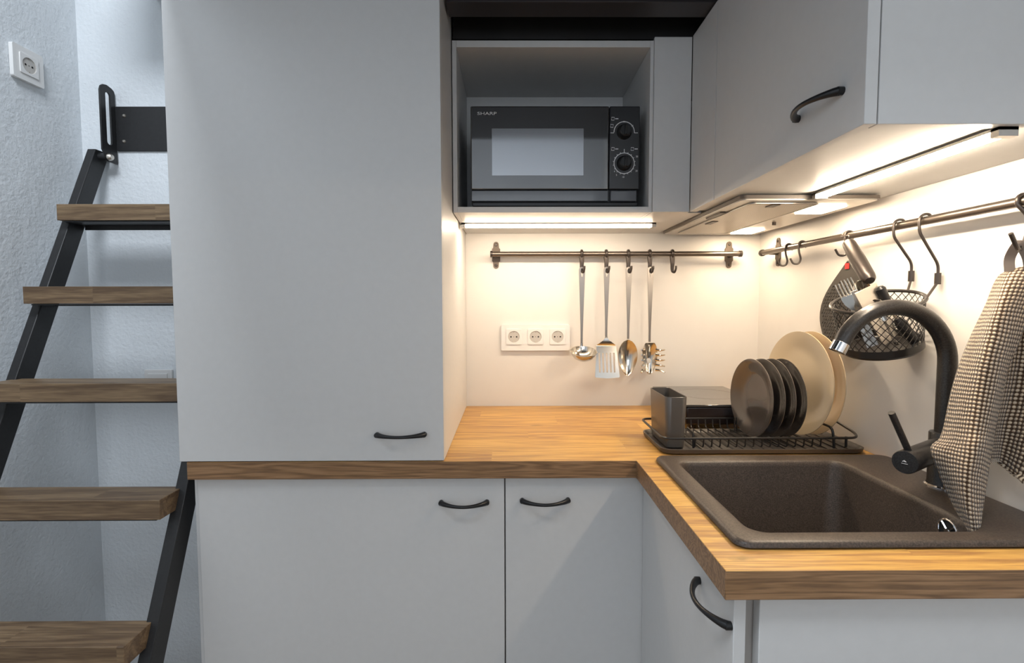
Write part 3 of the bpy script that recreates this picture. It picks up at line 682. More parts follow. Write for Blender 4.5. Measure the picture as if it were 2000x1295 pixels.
# utensils: handle with a teardrop eye, then a head each
YU_ = RYB - 0.010
def utensil_handle(t, x, ztop, zneck, tilt=0.0):
    H = ztop - zneck; n = 24; L = []; Rr = []; fr = Matrix(((1,0,0,x),(0,0,-1,YU_),(0,1,0,ztop),(0,0,0,1)))
    w = lambda s: 0.0112 - 0.0075 * min(1, (s / 0.85) ** 0.8) if s > 0.06 else 0.0104
    sid = [(w(s), -s * H) for s in [k / n for k in range(2, n + 1)]]
    top = [(0.0100 * math.cos(a), -0.009 + 0.009 * math.sin(a)) for a in [PI * k / 10 for k in range(11)]]
    out = top + [(-a, b) for a, b in sid] + [(a, b) for a, b in sid[::-1]]
    eye = [(0.0040 * math.cos(a) * (1.0 if math.sin(a) > 0 else 1 - 0.45 * abs(math.sin(a))), -0.014 + (0.009 * math.sin(a) if math.sin(a) > 0 else 0.019 * math.sin(a))) for a in [2*PI*k/20 for k in range(20)]]
    bm = new(); prism(bm, out, fr, 0.0026, [eye]); return build('handle', bm, 'ut_handle', t, bevel=0.0006)
ZT = zr - 0.0465 + 0.004
def zpy(py): return P(1200, py, 'y', YU_).z
G = 'steel utensils hanging from the back rail'
def utensil(name, x, label, neck):
    t = thing(name, label, 'kitchen utensil', (x, YU_, zpy(neck)), G); utensil_handle(t, x, ZT, zpy(neck)); return t
def shell(fn, nu, nv, th=0.0012):
    """grid surface fn(u, v) -> Vector, doubled for thickness along y"""
    bm = new(); g = [[bm.verts.new(fn(i / nu, j / nv)) for j in range(nv + 1)] for i in range(nu + 1)]
    for i in range(nu):
        for j in range(nv):
            try: bm.faces.new((g[i][j], g[i+1][j], g[i+1][j+1], g[i][j+1]))
            except ValueError: pass
    bmesh.ops.remove_doubles(bm, verts=bm.verts[:], dist=1e-5)
    bmesh.ops.recalc_face_normals(bm, faces=bm.faces[:])
    bmesh.ops.solidify(bm, geom=bm.faces[:], thickness=th); return bm
x = HX[0]; t = utensil('ladle', x, 'steel ladle with a round bowl, leftmost utensil on the rail', 674)
zc_ = zpy(686); build('bowl', lathe(new(), [(0.0440, 0.006), (0.0435, 0.0075), (0.0415, 0.007), (0.038, -0.002), (0.030, -0.013), (0.016, -0.021), (0, -0.0235), (0, -0.025), (0.017, -0.0225), (0.031, -0.0145), (0.0395, -0.003), (0.0440, 0.006)], frame((x, YU_ - 0.040, zc_ - 0.002), (0.02, -0.32, 1.0)), 40), 'steel', t)
build('neck', tube(new(), curve([(x, YU_ - 0.001, zpy(670)), (x, YU_ - 0.001, zpy(677)), (x, YU_ - 0.004, zc_ + 0.004)], 4), 0.0045, 10, flat=((0,1,0),0.5)), 'steel', t)
x = HX[1] ; t = utensil('slotted_turner', x, 'steel slotted turner with a flat five-slot blade on the rail', 656)
zt, zb2 = zpy(676), zpy(738)
fr = Matrix(((1,0,0,x),(0,0,-1,YU_ - 0.003),(0,1,0,0),(0,0,0,1)))
out = [(-0.032, zt), (0.032, zt), (0.040, zb2 + 0.006), (0.038, zb2 + 0.002), (0.0, zb2 - 0.001), (-0.038, zb2 + 0.002), (-0.040, zb2 + 0.006)]
slots = [rrect(s * 0.0120 - 0.0027, zb2 + 0.018, s * 0.0120 + 0.0027, zt - 0.022, 0.0025, 3) for s in (-2, -1, 0, 1, 2)]
slots = [[(px_ + s * 0.0006 * 0, pz_) for px_, pz_ in L] for L, s in zip(slots, (-2, -1, 0, 1, 2))]
bm = new(); prism(bm, out, Matrix.Translation((0, 0, 0)) @ fr, 0.0015, slots)
bmesh.ops.rotate(bm, cent=(x, YU_ - 0.003, zt), matrix=Matrix.Rotation(math.radians(-14), 3, 'X'), verts=bm.verts[:]); build('blade', bm, 'steel', t)
zn = zpy(654)
prof = [(0.0028, 0), (0.0045, 0.25), (0.009, 0.45), (0.020, 0.68), (0.0295, 0.86), (0.032, 1.0)]
bm = new(); loops = []
def fan(u, v):
    i = v * (len(prof) - 1); k = min(int(i), len(prof) - 2); f = i - k
    w = prof[k][0] * (1 - f) + prof[k+1][0] * f; s = prof[k][1] * (1 - f) + prof[k+1][1] * f
    return Vector((x + (2 * u - 1) * w, YU_ - 0.002 - 0.004 * math.sin(PI * s), zn + (zt - zn) * s))
build('shoulder', shell(fan, 8, 20, 0.0015), 'steel', t)
x = HX[2]; t = utensil('serving_spoon', x, 'solid steel serving spoon with an oval bowl on the rail', 662)
zt, zb2 = zpy(664), zpy(734)
def spoon(u, v):
    s = v; w = 0.031 * (math.sin(PI * min(1, s ** 0.80)) ** 0.62) if 0 < s < 1 else 0
    w = max(w, 0.0030 * (1 - s)); a = 2 * u - 1
    return Vector((x + a * w, YU_ - 0.002 + 0.016 * (1 - a * a) * math.sin(PI * s) ** 0.8 * 1.0, zt + (zb2 - zt) * s))
build('bowl', shell(spoon, 14, 24, 0.0014), 'steel', t)
x = HX[3]; t = utensil('pasta_server', x, 'steel pasta server with teeth and a round hole, rightmost utensil', 668)
zt, zb2 = zpy(670), zpy(731); x2 = x + 0.002
def server(u, v):
    s = v; w = 0.024 * math.sin(PI * min(1, (0.06 + 0.94 * s) ** 0.72)) ** 0.55 if s < 1 else 0.002
    w = max(w, 0.003); a = 2 * u - 1
    return Vector((x2 + a * w, YU_ - 0.002 + 0.015 * (1 - a * a) * math.sin(PI * s) ** 0.8, zt + (zb2 - zt) * s))
bm = shell(server, 14, 22, 0.0014)
build('bowl', bm, 'steel', t)
zm = zpy(706)
build('drain_hole', lathe(new(), [(0, 0.0), (0.0078, 0.0006), (0.0090, 0.0)], frame((x2 - 0.001, YU_ - 0.0006 + 0.012, zm), (0, -1, 0)), 24), 'splash', t)
for s in (-1, 1):
    for k in range(5):
        f = 0.22 + 0.16 * k; zz = zt + (zb2 - zt) * f; w = 0.0225
        L = 0.020 if s > 0 else 0.010
        pts = curve([(x2 + s * (w - 0.003), YU_, zz), (x2 + s * (w + L * 0.5), YU_ - 0.008, zz - 0.001), (x2 + s * (w + L), YU_ - 0.022, zz + 0.002 - 0.004 * (k > 2) * (k - 2))], 4)
        build('tooth', tube(new(), pts, [0.0050 - 0.0028 * i / (len(pts) - 1) for i in range(len(pts))], 8), 'steel', t)

# ------------------------------------------------------------------ induction hob
hz = 0.973; hx_0, hx_1, hy_0, hy_1 = 0.474, 0.708, -0.350, -0.045
t = thing('induction_hob', 'dark glass portable hob on the worktop behind the dish rack', 'hob', ((hx_0 + hx_1)/2, (hy_0 + hy_1)/2, ZC))
build('body', B((hx_0 + 0.006, hy_0 + 0.005, ZC + 0.016), (hx_1 - 0.004, hy_1 - 0.004, hz - 0.005)), 'hobbody', t, bevel=0.006, seg=3)
o = build('glass_top', B((hx_0, hy_0, hz - 0.006), (hx_1, hy_1, hz)), 'hobglass', t, bevel=0.0015)
bm = new(); cx_, cy_ = 0.600, -0.185
for r_ in (0.085,): tube(bm, [(cx_ + r_ * math.cos(a), cy_ + r_ * math.sin(a), hz + 0.0001) for a in [2*PI*k/64 for k in range(64)]], 0.0008, 4, closed=True, flat=((0,0,1),0.4))
build('zone_marking', bm, 'zone', o)
for fx in (hx_0 + 0.03, hx_1 - 0.03):
    for fy in (hy_0 + 0.03, hy_1 - 0.03): build('foot', tube(new(), [(fx, fy, ZC), (fx, fy, ZC + 0.018)], 0.012, 12), 'hobbody', t)

# ------------------------------------------------------------------ dish rack
tx0, tx1, ty0, ty1 = 0.350, 0.826, -0.565, -0.372
tz = ZC
t = thing('dish_rack', 'black wire dish rack on a dark tray holding plates beside the sink', 'dish rack', ((tx0+tx1)/2, (ty0+ty1)/2, ZC))
bm = new(); lp = lambda i, z, r: [(x, y, z) for x, y in rrect(tx0 + i, ty0 + i, tx1 - i, ty1 - i, r)]
loft(bm, [lp(0.008, tz + 0.0005, 0.022), lp(0.002, tz + 0.004, 0.027), lp(0, tz + 0.013, 0.028), lp(0.003, tz + 0.0138, 0.026), lp(0.006, tz + 0.0125, 0.024), lp(0.012, tz + 0.0055, 0.020)], True, True)
tr = build('tray', bm, 'tray', t)
bm = new()
for k in range(15):
    y = 0; xk = tx0 + 0.10 + k * 0.0245; box(bm, (xk, ty0 + 0.02, tz + 0.005), (xk + 0.006, ty1 - 0.02, tz + 0.0075))
build('ribs', bm, 'tray', tr, bevel=0.001)
zrim = 0.935; rx0, rx1, ry0, ry1 = 0.356, 0.822, -0.548, -0.356
outl = [(rx0, ry1 + 0.0, zrim + 0.002), (rx0, ry0, zrim), (rx1 - 0.015, ry0, zrim), (rx1 + 0.002, ry0 + 0.03, zrim + 0.003), (rx1 + 0.002, ry1 - 0.06, zrim + 0.020), (rx1 - 0.05, ry1, zrim + 0.004)]
build('rim', tube(new(), fillet(outl, 0.022, 6, closed=True), 0.0030, 8, closed=True), 'wire', t)
wbm = lambda xk: tube(new(), fillet([(xk, ry0, zrim), (xk, ry0 + 0.002, ZC + 0.013), (xk, ry1 - 0.004, ZC + 0.013), (xk, ry1, zrim)], 0.008, 4), 0.0018, 6)
w_first = None; base_x = rx0 + 0.075
for k in range(16):
    xk = base_x + k * 0.0195
    if k == 0: w_first = build('wire', wbm(xk), 'wire', t)
    else:
        c = w_first.copy(); C.objects.link(c); c.parent = t; c.location = w_first.location + Vector((xk - base_x, 0, 0))
bm = new(); w_first = None
# divider humps that stand the plates up
hb = None
for xk in (0.588, 0.619, 0.646, 0.672, 0.708):
    if hb is None:
        x0h = xk
        hb = build('divider', tube(new(), fillet([(xk, ry1 - 0.045, ZC + 0.0145), (xk, ry1 - 0.047, ZC + 0.050), (xk + 0.004, ry1 - 0.047, ZC + 0.050), (xk + 0.005, ry1 - 0.045, ZC + 0.0145)], 0.0018, 3), 0.0013, 6), 'wire', t)
    else: c = hb.copy(); C.objects.link(c); c.parent = t; c.location = hb.location + Vector((xk - x0h, 0, 0))
xk = 0.452
build('divider_arch', tube(new(), fillet([(0.429, ry0 + 0.006, ZC + 0.011), (0.428, ry0 + 0.006, zrim + 0.012), (0.430, ry0 + 0.05, zrim + 0.012)], 0.008, 4), 0.0026, 8), 'wire', t)
q = [P(1636, 884, 'y', -0.545), P(1634, 828, 'y', -0.545)]
build('side_arch', tube(new(), fillet([(0.757, ry0 + 0.004, ZC + 0.010), (0.752, ry0 + 0.004, 0.958), (0.757, ry1 - 0.006, 0.958), (0.757, ry1, ZC + 0.014)], 0.016, 5), 0.0030, 8), 'wire', t)
build('rack_foot', tube(new(), [(0.790, ry0 + 0.012, ZC + 0.010), (0.790, ry0 + 0.012, zrim)], 0.0030, 8), 'wire', t)

# cutlery cup
cx0, cx1, cy0, cy1 = 0.366, 0.418, -0.535, -0.392; zc0, zc1 = ZC + 0.0085, 1.029
def cupl(i, z, r=0.014, t_=0.0): return [(x, y, z) for x, y in rrect(cx0 + i + t_, cy0 + i + t_, cx1 - i - t_, cy1 - i - t_, r)]
bm = new()
loft(bm, [cupl(0.005, zc0, 0.010), cupl(0.004, zc0 + 0.003, 0.012), cupl(0, zc1 - 0.001, 0.014), cupl(0.0007, zc1, 0.013), cupl(0.002, zc1 - 0.001, 0.012), cupl(0.006, zc0 + 0.006, 0.009)], True, True)
o = build('cutlery_cup', bm, 'cup'); tag(o, 'empty dark grey cutlery cup in the left end of the dish rack', 'cup')

# plates, standing with their face to the left
def plate(xc, yc, R, label, m, group, lean=0.0, depth=0.10, yaw=0.0):
    dpt = R * depth * 2
    prof = [(0, dpt * 0.20), (R * 0.30, dpt * 0.205), (R * 0.50, dpt * 0.23), (R * 0.60, dpt * 0.29), (R * 0.68, dpt * 0.40), (R * 0.76, dpt * 0.56), (R * 0.86, dpt * 0.78), (R * 0.97, dpt), (R, dpt * 1.03), (R * 1.0, dpt * 0.93), (R * 0.76, dpt * 0.45), (R * 0.62, dpt * 0.12), (R * 0.55, 0), (R * 0.50, 0), (R * 0.49, dpt * 0.10), (0, dpt * 0.10)]
    n = Vector((-math.cos(yaw) * math.cos(lean), -math.sin(yaw) * math.cos(lean), math.sin(lean)))
    zc = ZC + 0.0155 + R * math.cos(lean)
    o = build('dinner_plate' if R > 0.11 else 'side_plate', lathe(new(), prof, frame((xc + dpt, yc, zc), n, (0, 1, 0)), 72), m, loc=(xc, yc, ZC + 0.0155), angle=25)
    return tag(o, label, 'plate', group)
GD = 'small dark plates in the dish rack'; GC = 'large cream plates in the dish rack'
def yplate(px, py, xc): return P(px, py, 'x', xc).y
ym = -0.468
plate(0.602, -0.452, 0.0965, 'small dark plate leftmost in the rack, its grey glazed face fully visible', 'ceramic_dark', GD, lean=0.03, yaw=0.07)
plate(0.631, -0.450, 0.0965, 'second small dark plate from the left in the dish rack', 'ceramic_dark', GD, lean=0.03, yaw=0.07)
plate(0.657, -0.450, 0.0965, 'third small dark plate from the left in the dish rack', 'ceramic_dark', GD, lean=0.02, yaw=0.06)
plate(0.682, -0.450, 0.0965, 'small dark plate standing nearest the cream plates', 'ceramic_dark', GD, lean=0.02, yaw=0.06)
plate(0.729, -0.430, 0.1300, 'large cream plate in front, right of the dark plates', 'ceramic_cream', GC, lean=0.04, yaw=0.09, depth=0.085)
plate(0.763, -0.428, 0.1300, 'large cream plate at the back, nearest the right wall', 'ceramic_cream', GC, lean=0.03, yaw=0.05, depth=0.085)

# ------------------------------------------------------------------ sink
SX0, SX1, SY0, SY1 = 0.322, 0.838, -1.006, -0.592; BX0, BX1, BY0, BY1 = 0.358, 0.708, -0.972, -0.638; ZS = ZC + 0.011
t = thing('sink', 'dark brown granite single-bowl sink set into the oak worktop', 'sink', ((SX0+SX1)/2, (SY0+SY1)/2, ZC))
L_ = lambda a, b, c, d, i, z, r: [(x, y, z) for x, y in rrect(a + i, b + i, c - i, d - i, r, 8)]
bm = new(); so = (SX0, SY0, SX1, SY1); bo = (BX0, BY0, BX1, BY1)
loft(bm, [L_(*so, 0.003, ZC + 0.0008, 0.020), L_(*so, 0, ZC + 0.003, 0.022), L_(*so, 0.001, ZC + 0.0075, 0.022), L_(*so, 0.004, ZC + 0.0102, 0.019), L_(*so, 0.008, ZS, 0.016),
  L_(*bo, -0.004, ZS, 0.030), L_(*bo, -0.001, ZS - 0.001, 0.028), L_(*bo, 0.002, ZS - 0.004, 0.027), L_(*bo, 0.004, ZS - 0.012, 0.026), L_(*bo, 0.014, ZC - 0.165, 0.035), L_(*bo, 0.020, ZC - 0.178, 0.035), L_(*bo, 0.034, ZC - 0.185, 0.030),
  [(0.53 + 0.045 * math.cos(a), -0.805 + 0.045 * math.sin(a), ZC - 0.188) for a in [math.radians(q + 0) for q in [i * 360 / 36 for i in range(36)]]]], False, True)
build('basin', bm, 'granite', t, angle=50)
c = P(1851, 1037, 'x', BX1 - 0.006)
fr = frame((BX1 - 0.0045, c.y, c.z - 0.001), (-1, 0, 0.05), (0, 1, 0)); R0 = 0.0185
bm = new(); tube(bm, [fr @ Vector((R0 * math.cos(a), R0 * math.sin(a), 0.002)) for a in [2*PI*k/40 for k in range(40)]], 0.0022, 8, closed=True)
for k in range(4):
    a = PI / 4 + k * PI / 2; tube(bm, [fr @ Vector((0, 0, 0.002)), fr @ Vector((R0 * math.cos(a), R0 * math.sin(a), 0.002))], 0.0016, 6)
lathe(bm, [(0, 0.005), (0.004, 0.0045), (0.005, 0.002)], fr, 16)
ov = build('overflow_ring', bm, 'chrome', t)
build('overflow_hole', lathe(new(), [(0, 0.0006), (R0, 0.0006), (R0, -0.0005)], fr, 30), 'hole', ov)
build('drain', lathe(new(), [(0, 0.0025), (0.018, 0.0025), (0.036, 0.004), (0.040, 0.002), (0.041, -0.001)], frame((0.53, -0.805, ZC - 0.188), (0, 0, 1)), 36), 'chrome', t)

# ------------------------------------------------------------------ faucet
FX, FY = 0.797, -0.790
t = thing('faucet', 'tall black swan-neck faucet with chrome tip on the sink', 'faucet', (FX, FY, ZS))
build('base', lathe(new(), [(0.0235, 0), (0.0235, 0.004), (0.0225, 0.006), (0.0225, 0.098), (0.0215, 0.100), (0.013, 0.1005), (0, 0.1005)], frame((FX, FY, ZS), (0, 0, 1)), 40), 'faucet', t)
build('base_ring', lathe(new(), [(0.0265, 0), (0.0265, 0.002), (0.0240, 0.0045)], frame((FX, FY, ZS), (0, 0, 1)), 40), 'chrome', t)
e = P(1634, 655, 'y', FY)
zt_ = P(1735, 600, 'y', FY).z; Rh = 0.1005; za = zt_ - Rh
pts = [Vector((FX, FY, ZS + 0.095)), Vector((FX, FY, 1.02)), Vector((FX, FY, (1.02 + za) / 2))]
for k in range(0, 25): 
    a = math.radians(159) * k / 24; pts.append(Vector((FX - Rh + Rh * math.cos(a), FY - 0.0, za + Rh * math.sin(a))))
build('spout', tube(new(), pts, [0.0150 - 0.0015 * i / len(pts) for i in range(len(pts))], 24), 'faucet', t)
dn = (pts[-1] - pts[-3]).normalized()
build('aerator', tube(new(), [pts[-1] - dn * 0.001, pts[-1] + dn * 0.0005, pts[-1] + dn * 0.018, pts[-1] + dn * 0.019], [0.0125, 0.0140, 0.0140, 0.0125], 24), 'chrome', t)
# mixer barrel, points to the left and towards the room
dc = PD(1767, 903, 0.835); da = (dc - Vector((FX, FY, dc.z)))
da.z = 0; Lb = da.length; da.normalize()
c0_ = Vector((FX, FY, dc.z)) + da * 0.016
build('valve_barrel', lathe(new(), [(0.0185, 0), (0.0185, 0.020), (0.0175, 0.0215), (0.0175, 0.0235), (0.0195, 0.025), (0.0195, Lb - 0.018), (0.0185, Lb - 0.016), (0, Lb - 0.016)], frame(c0_, da), 40), 'faucet', t)
vb = [o for o in bpy.data.objects if o.name.startswith('valve_barrel')][0]
build('barrel_ring', lathe(new(), [(0.0176, 0.0215), (0.0190, 0.0215), (0.0190, 0.0240), (0.0176, 0.0240)], frame(c0_, da), 40), 'chrome', vb)
l0 = c0_ + da * (Lb - 0.030) + Vector((0, 0, 0.016)); l1 = PD(1741, 806, 0.825)
build('lever', tube(new(), [l0, l1], [0.0052, 0.0052], 14), 'faucet', t)
side = Vector((0, 0, 1)).cross(da).normalized(); dcc = c0_ + da * (Lb - 0.0158)
frt = Matrix(((side.x, 0, da.x, dcc.x), (side.y, 0, da.y, dcc.y), (side.z, 1, da.z, dcc.z + 0.0), (0, 0, 0, 1))) @ Matrix.Diagonal((0.75, 0.75, 1, 1))
bm = new(); tube(bm, [frt @ Vector((-0.004, 0.001, 0.0004)), frt @ Vector((-0.0005, 0.004, 0.0004)), frt @ Vector((0.003, 0.001, 0.0004))], 0.0006, 5); tube(bm, [frt @ Vector((-0.0025, 0.0025, 0.0004)), frt @ Vector((0.0015, 0.0010, 0.0004))], 0.0005, 5)
tube(bm, [frt @ Vector((-0.006, -0.003, 0.0003)), frt @ Vector((0.006, -0.003, 0.0003))], 0.0004, 4)
build('maker_mark', bm, 'print', vb)

# ------------------------------------------------------------------ hooks on the right rail
def j_hook(y, label, zr_=None, down=0.05):
    x = RXR; z = zr2
    t = thing('rail_hook', label, 'hook', (x, y, z), 'hooks on the right rail')
    pts = [(x + 0.0105 * math.sin(a), y, z + 0.0105 * math.cos(a)) for a in [math.radians(q) for q in range(130, -61, -19)]]
    pts += curve([(x - 0.0105, y, z - 0.004), (x - 0.010, y - 0.003, z - 0.020), (x - 0.006, y - 0.004, z - down + 0.012), (x - 0.010, y - 0.002, z - down), (x - 0.022, y + 0.002, z - down), (x - 0.030, y + 0.004, z - down + 0.014)], 5)
    build('hook_arm', tube(new(), pts, 0.0026, 10), 'hook', t); return t
j_hook(P(1541, 483, 'x', RXR).y, 'empty steel hook nearest the corner on the right rail')
j_hook(P(1567, 478, 'x', RXR).y, 'empty steel hook second from the corner on the right rail')
yk = P(1659, 460, 'x', RXR).y
j_hook(yk, 'steel hook on the right rail holding the dark pear-shaped trivet', down=0.045)

# trivet / pot holder, pear-shaped and perforated
apex = P(1656, 503, 'x', XR - 0.016)
t = thing('silicone_trivet', 'dark pear-shaped textured silicone trivet behind the wire basket', 'trivet', (XR - 0.014, apex.y, apex.z - 0.22))
n = 48; out = []
for k in range(n):
    a = 2 * PI * k / n; r_ = 0.094; yy = r_ * math.sin(a); zz = -0.135 + r_ * math.cos(a)
    if math.cos(a) > 0: yy *= (1 - 0.78 * math.cos(a) ** 1.8); zz = -0.135 + 0.128 * math.cos(a) ** 0.95
    out.append((yy, zz))
eye = [(0.006 * math.cos(2*PI*k/12), -0.018 + 0.006 * math.sin(2*PI*k/12)) for k in range(12)]
fr = Matrix(((0.0, 0.05, 1, XR - 0.016), (1, 0, 0, apex.y), (0, 1, 0, apex.z), (0, 0, 0, 1)))
bm = new(); prism(bm, out, fr, 0.006, [eye]); pad = build('pad', bm, 'silicone', t, bevel=0.0015)
bm = new()
for i in range(-9, 10):
    for j in range(-9, 10):
        y_, z_ = i * 0.0092 + (j % 2) * 0.0046, -0.135 + j * 0.0085
        if y_ ** 2 + (z_ + 0.135) ** 2 < 0.083 ** 2: prism(bm, [(y_ - 0.0028, z_), (y_, z_ - 0.0030), (y_ + 0.0028, z_), (y_, z_ + 0.0030)], fr, -0.0016)
    pass
o = build('raised_studs', bm, 'silicone', t, smooth=False)
build('tag', B((XR - 0.0200, apex.y - 0.010, apex.z - 0.028), (XR - 0.0185, apex.y + 0.004, apex.z - 0.014)), 'tag', t)
# dark rounded handle hanging from the rail
h0, h1 = PD(1657, 474, 1.135), PD(1697, 545, 1.04)
dv = (h1 - h0).normalized()
t = thing('hanging_tool', 'thick dark metal handle of a tool hanging from the right rail', 'kitchen tool', h0, )
LL = (h1 - h0).length
build('grip', lathe(new(), [(0, -0.004), (0.008, -0.003), (0.0125, 0.003), (0.0135, 0.010), (0.0150, LL * 0.5), (0.0145, LL - 0.010), (0.0130, LL), (0.009, LL + 0.006), (0, LL + 0.008)], frame(h0, dv), 28), 'hook', t)
pts = [h0 - dv * 0.002]; top = Vector((RXR, h0.y, zr2))
build('hanging_loop', tube(new(), curve([h0 - dv * 0.002, h0 + Vector((0.002, 0.002, 0.016)), Vector((RXR - 0.0112, yk + 0.012, zr2)), Vector((RXR, yk + 0.012, zr2 + 0.0112)), Vector((RXR + 0.0112, yk + 0.012, zr2)), Vector((RXR + 0.004, yk + 0.010, zr2 - 0.014)), h0 + Vector((0.006, 0.0, 0.0))], 6), 0.0016, 8), 'hook', t)

# ------------------------------------------------------------------ wire basket
BC = Vector((0.756, -0.668, 0.0)); zrm = P(720, 586, 'y', BC.y).z; zrm = PD(1720, 587, BC.y - CAM.y).z; zbt = PD(1738, 682, BC.y - CAM.y).z; rt_, rb_ = 0.0780, 0.0710
t = thing('wire_basket', 'black diamond-mesh basket hanging from the right rail, full of cutlery', 'basket', (BC.x, BC.y, zbt))
zax = Vector((-0.25, -0.17, 1)).normalized()
FB = frame((BC.x + 0.002, BC.y, (zrm + zbt)/2), zax, (1, 0, 0))
H2 = (zrm - zbt) / 2
cp = lambda r, a, z: FB @ Vector((r * math.cos(a), r * math.sin(a), z))
build('rim', tube(new(), [cp(rt_ + 0.001, 2*PI*k/48, H2) for k in range(48)], 0.0034, 8, closed=True), 'wire', t)
build('base', lathe(new(), [(rb_ + 0.001, -H2 + 0.016), (rb_ + 0.002, -H2 + 0.002), (rb_ - 0.002, -H2 - 0.003), (0, -H2 - 0.003), (0, -H2 - 0.001), (rb_ - 0.003, -H2 - 0.0005), (rb_ - 0.0005, -H2 + 0.002), (rb_ - 0.001, -H2 + 0.016), (rb_ + 0.001, -H2 + 0.016)], FB, 48), 'wire', t)
bm = new(); NS = 34
for s in (-1, 1):
    for k in range(NS):
        pts = []
        for j in range(9):
            f = j / 8; pts.append(cp(rb_ + (rt_ - rb_) * f, 2*PI*k/NS + s * f * 0.95, -H2 + 0.010 + (2 * H2 - 0.012) * f))
        tube(bm, pts, 0.00085, 4, caps=False)
build('mesh_side', bm, 'wire', t)
for pxt, pxb, pyb_ in ((1748, 1785, 540), (1798, 1838, 545)):
    yh = P(pxt, 440, 'x', RXR - 0.010).y; xb = XR - 0.010; zbot = P(pxb, pyb_, 'x', xb).z
    pts = curve([(RXR + 0.0115, yh, zr2 - 0.006), (RXR + 0.008, yh, zr2 + 0.0095), (RXR, yh, zr2 + 0.0125), (RXR - 0.009, yh, zr2 + 0.0085), (RXR - 0.0125, yh, zr2)], 4)
    pts += fillet([(RXR - 0.0125, yh, zr2 - 0.004), (RXR - 0.012, yh, zr2 - 0.022), (xb, yh, zbot + 0.028), (xb, yh, zbot)], 0.010, 5)
    build('hanger', tube(new(), pts, 0.0026, 10), 'hook', t)
    build('clip', tube(new(), [(xb, yh, zbot + 0.012), (xb, yh, zbot - 0.010)], 0.0055, 12), 'hook', t)
    e_ = cp(rt_, math.atan2(yh - BC.y, 0.06), H2)
    build('support_rod', tube(new(), [(xb, yh, zbot - 0.006), e_], 0.0024, 8), 'hook', t)

# cutlery leaning in the basket
GCU = 'cutlery in the hanging wire basket'
def strip_shape(bm, pts, ws, th, nrm):
    """flat bar along pts with half widths ws"""
    pts = [Vector(p) for p in pts]; nrm = Vector(nrm).normalized(); L = []
    for i, (p, w) in enumerate(zip(pts, ws)):
        d = (pts[min(i+1, len(pts)-1)] - pts[max(i-1, 0)]).normalized(); s = d.cross(nrm).normalized()
        n2 = s.cross(d).normalized()
        L.append([p - s*w - n2*th/2, p + s*w - n2*th/2, p + s*w + n2*th/2, p - s*w + n2*th/2])
    loft(bm, L, True, True)
def fork(top, bot, label):
    top, bot = Vector(top), Vector(bot); d = (bot - top).normalized(); nr = (CAM - top).normalized(); s = d.cross(nr).normalized()
    t = thing('fork', label, 'cutlery', bot, GCU); bm = new(); L = (bot - top).length
    strip_shape(bm, [top + d * x for x in (0.028, 0.034, 0.045, 0.055, 0.07, L)], [0.0100, 0.0108, 0.0090, 0.0040, 0.0026, 0.0060], 0.0022, nr)
    build('handle', bm, 'steel', t, bevel=0.0004)
    for k in (-1.5, -0.5, 0.5, 1.5):
        build('tine', tube(new(), curve([top + s * k * 0.0060 - nr * 0.003, top + d * 0.015 + s * k * 0.0062, top + d * 0.030 + s * k * 0.0058], 3), 0.0013, 6), 'steel', t)
def spoon_c(top, bot, label):
    top, bot = Vector(top), Vector(bot); d = (bot - top).normalized(); nr = (CAM - top).normalized(); s = d.cross(nr).normalized()
    t = thing('spoon', label, 'cutlery', bot, GCU)
    fn = lambda u, v: top + d * 0.05 * v + s * (2*u-1) * max(0.0022, 0.0165 * (math.sin(PI * v ** 0.85) ** 0.6 if 0 < v < 1 else 0)) - nr * 0.008 * (1 - (2*u-1)**2) * math.sin(PI * v)
    build('bowl', shell(fn, 10, 16, 0.0012), 'steel', t)
    bm = new(); L = (bot - top).length; strip_shape(bm, [top + d * x for x in (0.048, 0.07, 0.10, L)], [0.0028, 0.0024, 0.0034, 0.0058], 0.0022, nr); build('handle', bm, 'steel', t, bevel=0.0004)
DB = BC.y - CAM.y
fork(PD(1652, 545, DB + 0.01), PD(1710, 675, DB - 0.005), 'steel fork with tines up, leftmost in the hanging basket')
fork(PD(1641, 553, DB - 0.012), PD(1700, 678, DB - 0.03), 'steel fork leaning over the left basket rim')
spoon_c(PD(1676, 548, DB + 0.020), PD(1735, 672, DB + 0.02), 'steel spoon standing behind the forks in the hanging basket')
spoon_c(PD(1705, 585, DB - 0.03), PD(1752, 674, DB - 0.03), 'steel spoon low in the middle of the hanging basket')
t = thing('cleaver', 'broad flat steel blade with a black handle lying in the hanging basket', 'kitchen tool', PD(1735, 660, DB))
nr = (CAM - PD(1700, 570, DB)).normalized()
bm = new(); strip_shape(bm, [PD(1690, 563, DB - 0.03), PD(1700, 585, DB - 0.03), PD(1740, 665, DB - 0.02)], [0.026, 0.027, 0.022], 0.002, nr + Vector((0.3, 0, 0.9))); build('blade', bm, 'brushed', t, bevel=0.0005)
bm = tube(new(), [PD(1717, 560, DB - 0.028), PD(1719, 564, DB - 0.028), PD(1733, 592, DB - 0.028)], [0.006, 0.0095, 0.0085], 14); build('handle', bm, 'handle', t)
t = thing('peeler', 'small black-handled peeler lying in the bottom of the hanging basket', 'kitchen tool', PD(1780, 672, DB))
build('handle', tube(new(), [PD(1752, 622, DB - 0.02), PD(1760, 632, DB - 0.02), PD(1786, 668, DB - 0.02)], [0.006, 0.011, 0.009], 12), 'handle', t)
build('blade', tube(new(), [PD(1738, 600, DB - 0.02), PD(1753, 624, DB - 0.02)], [0.004, 0.004], 8), 'steel', t)

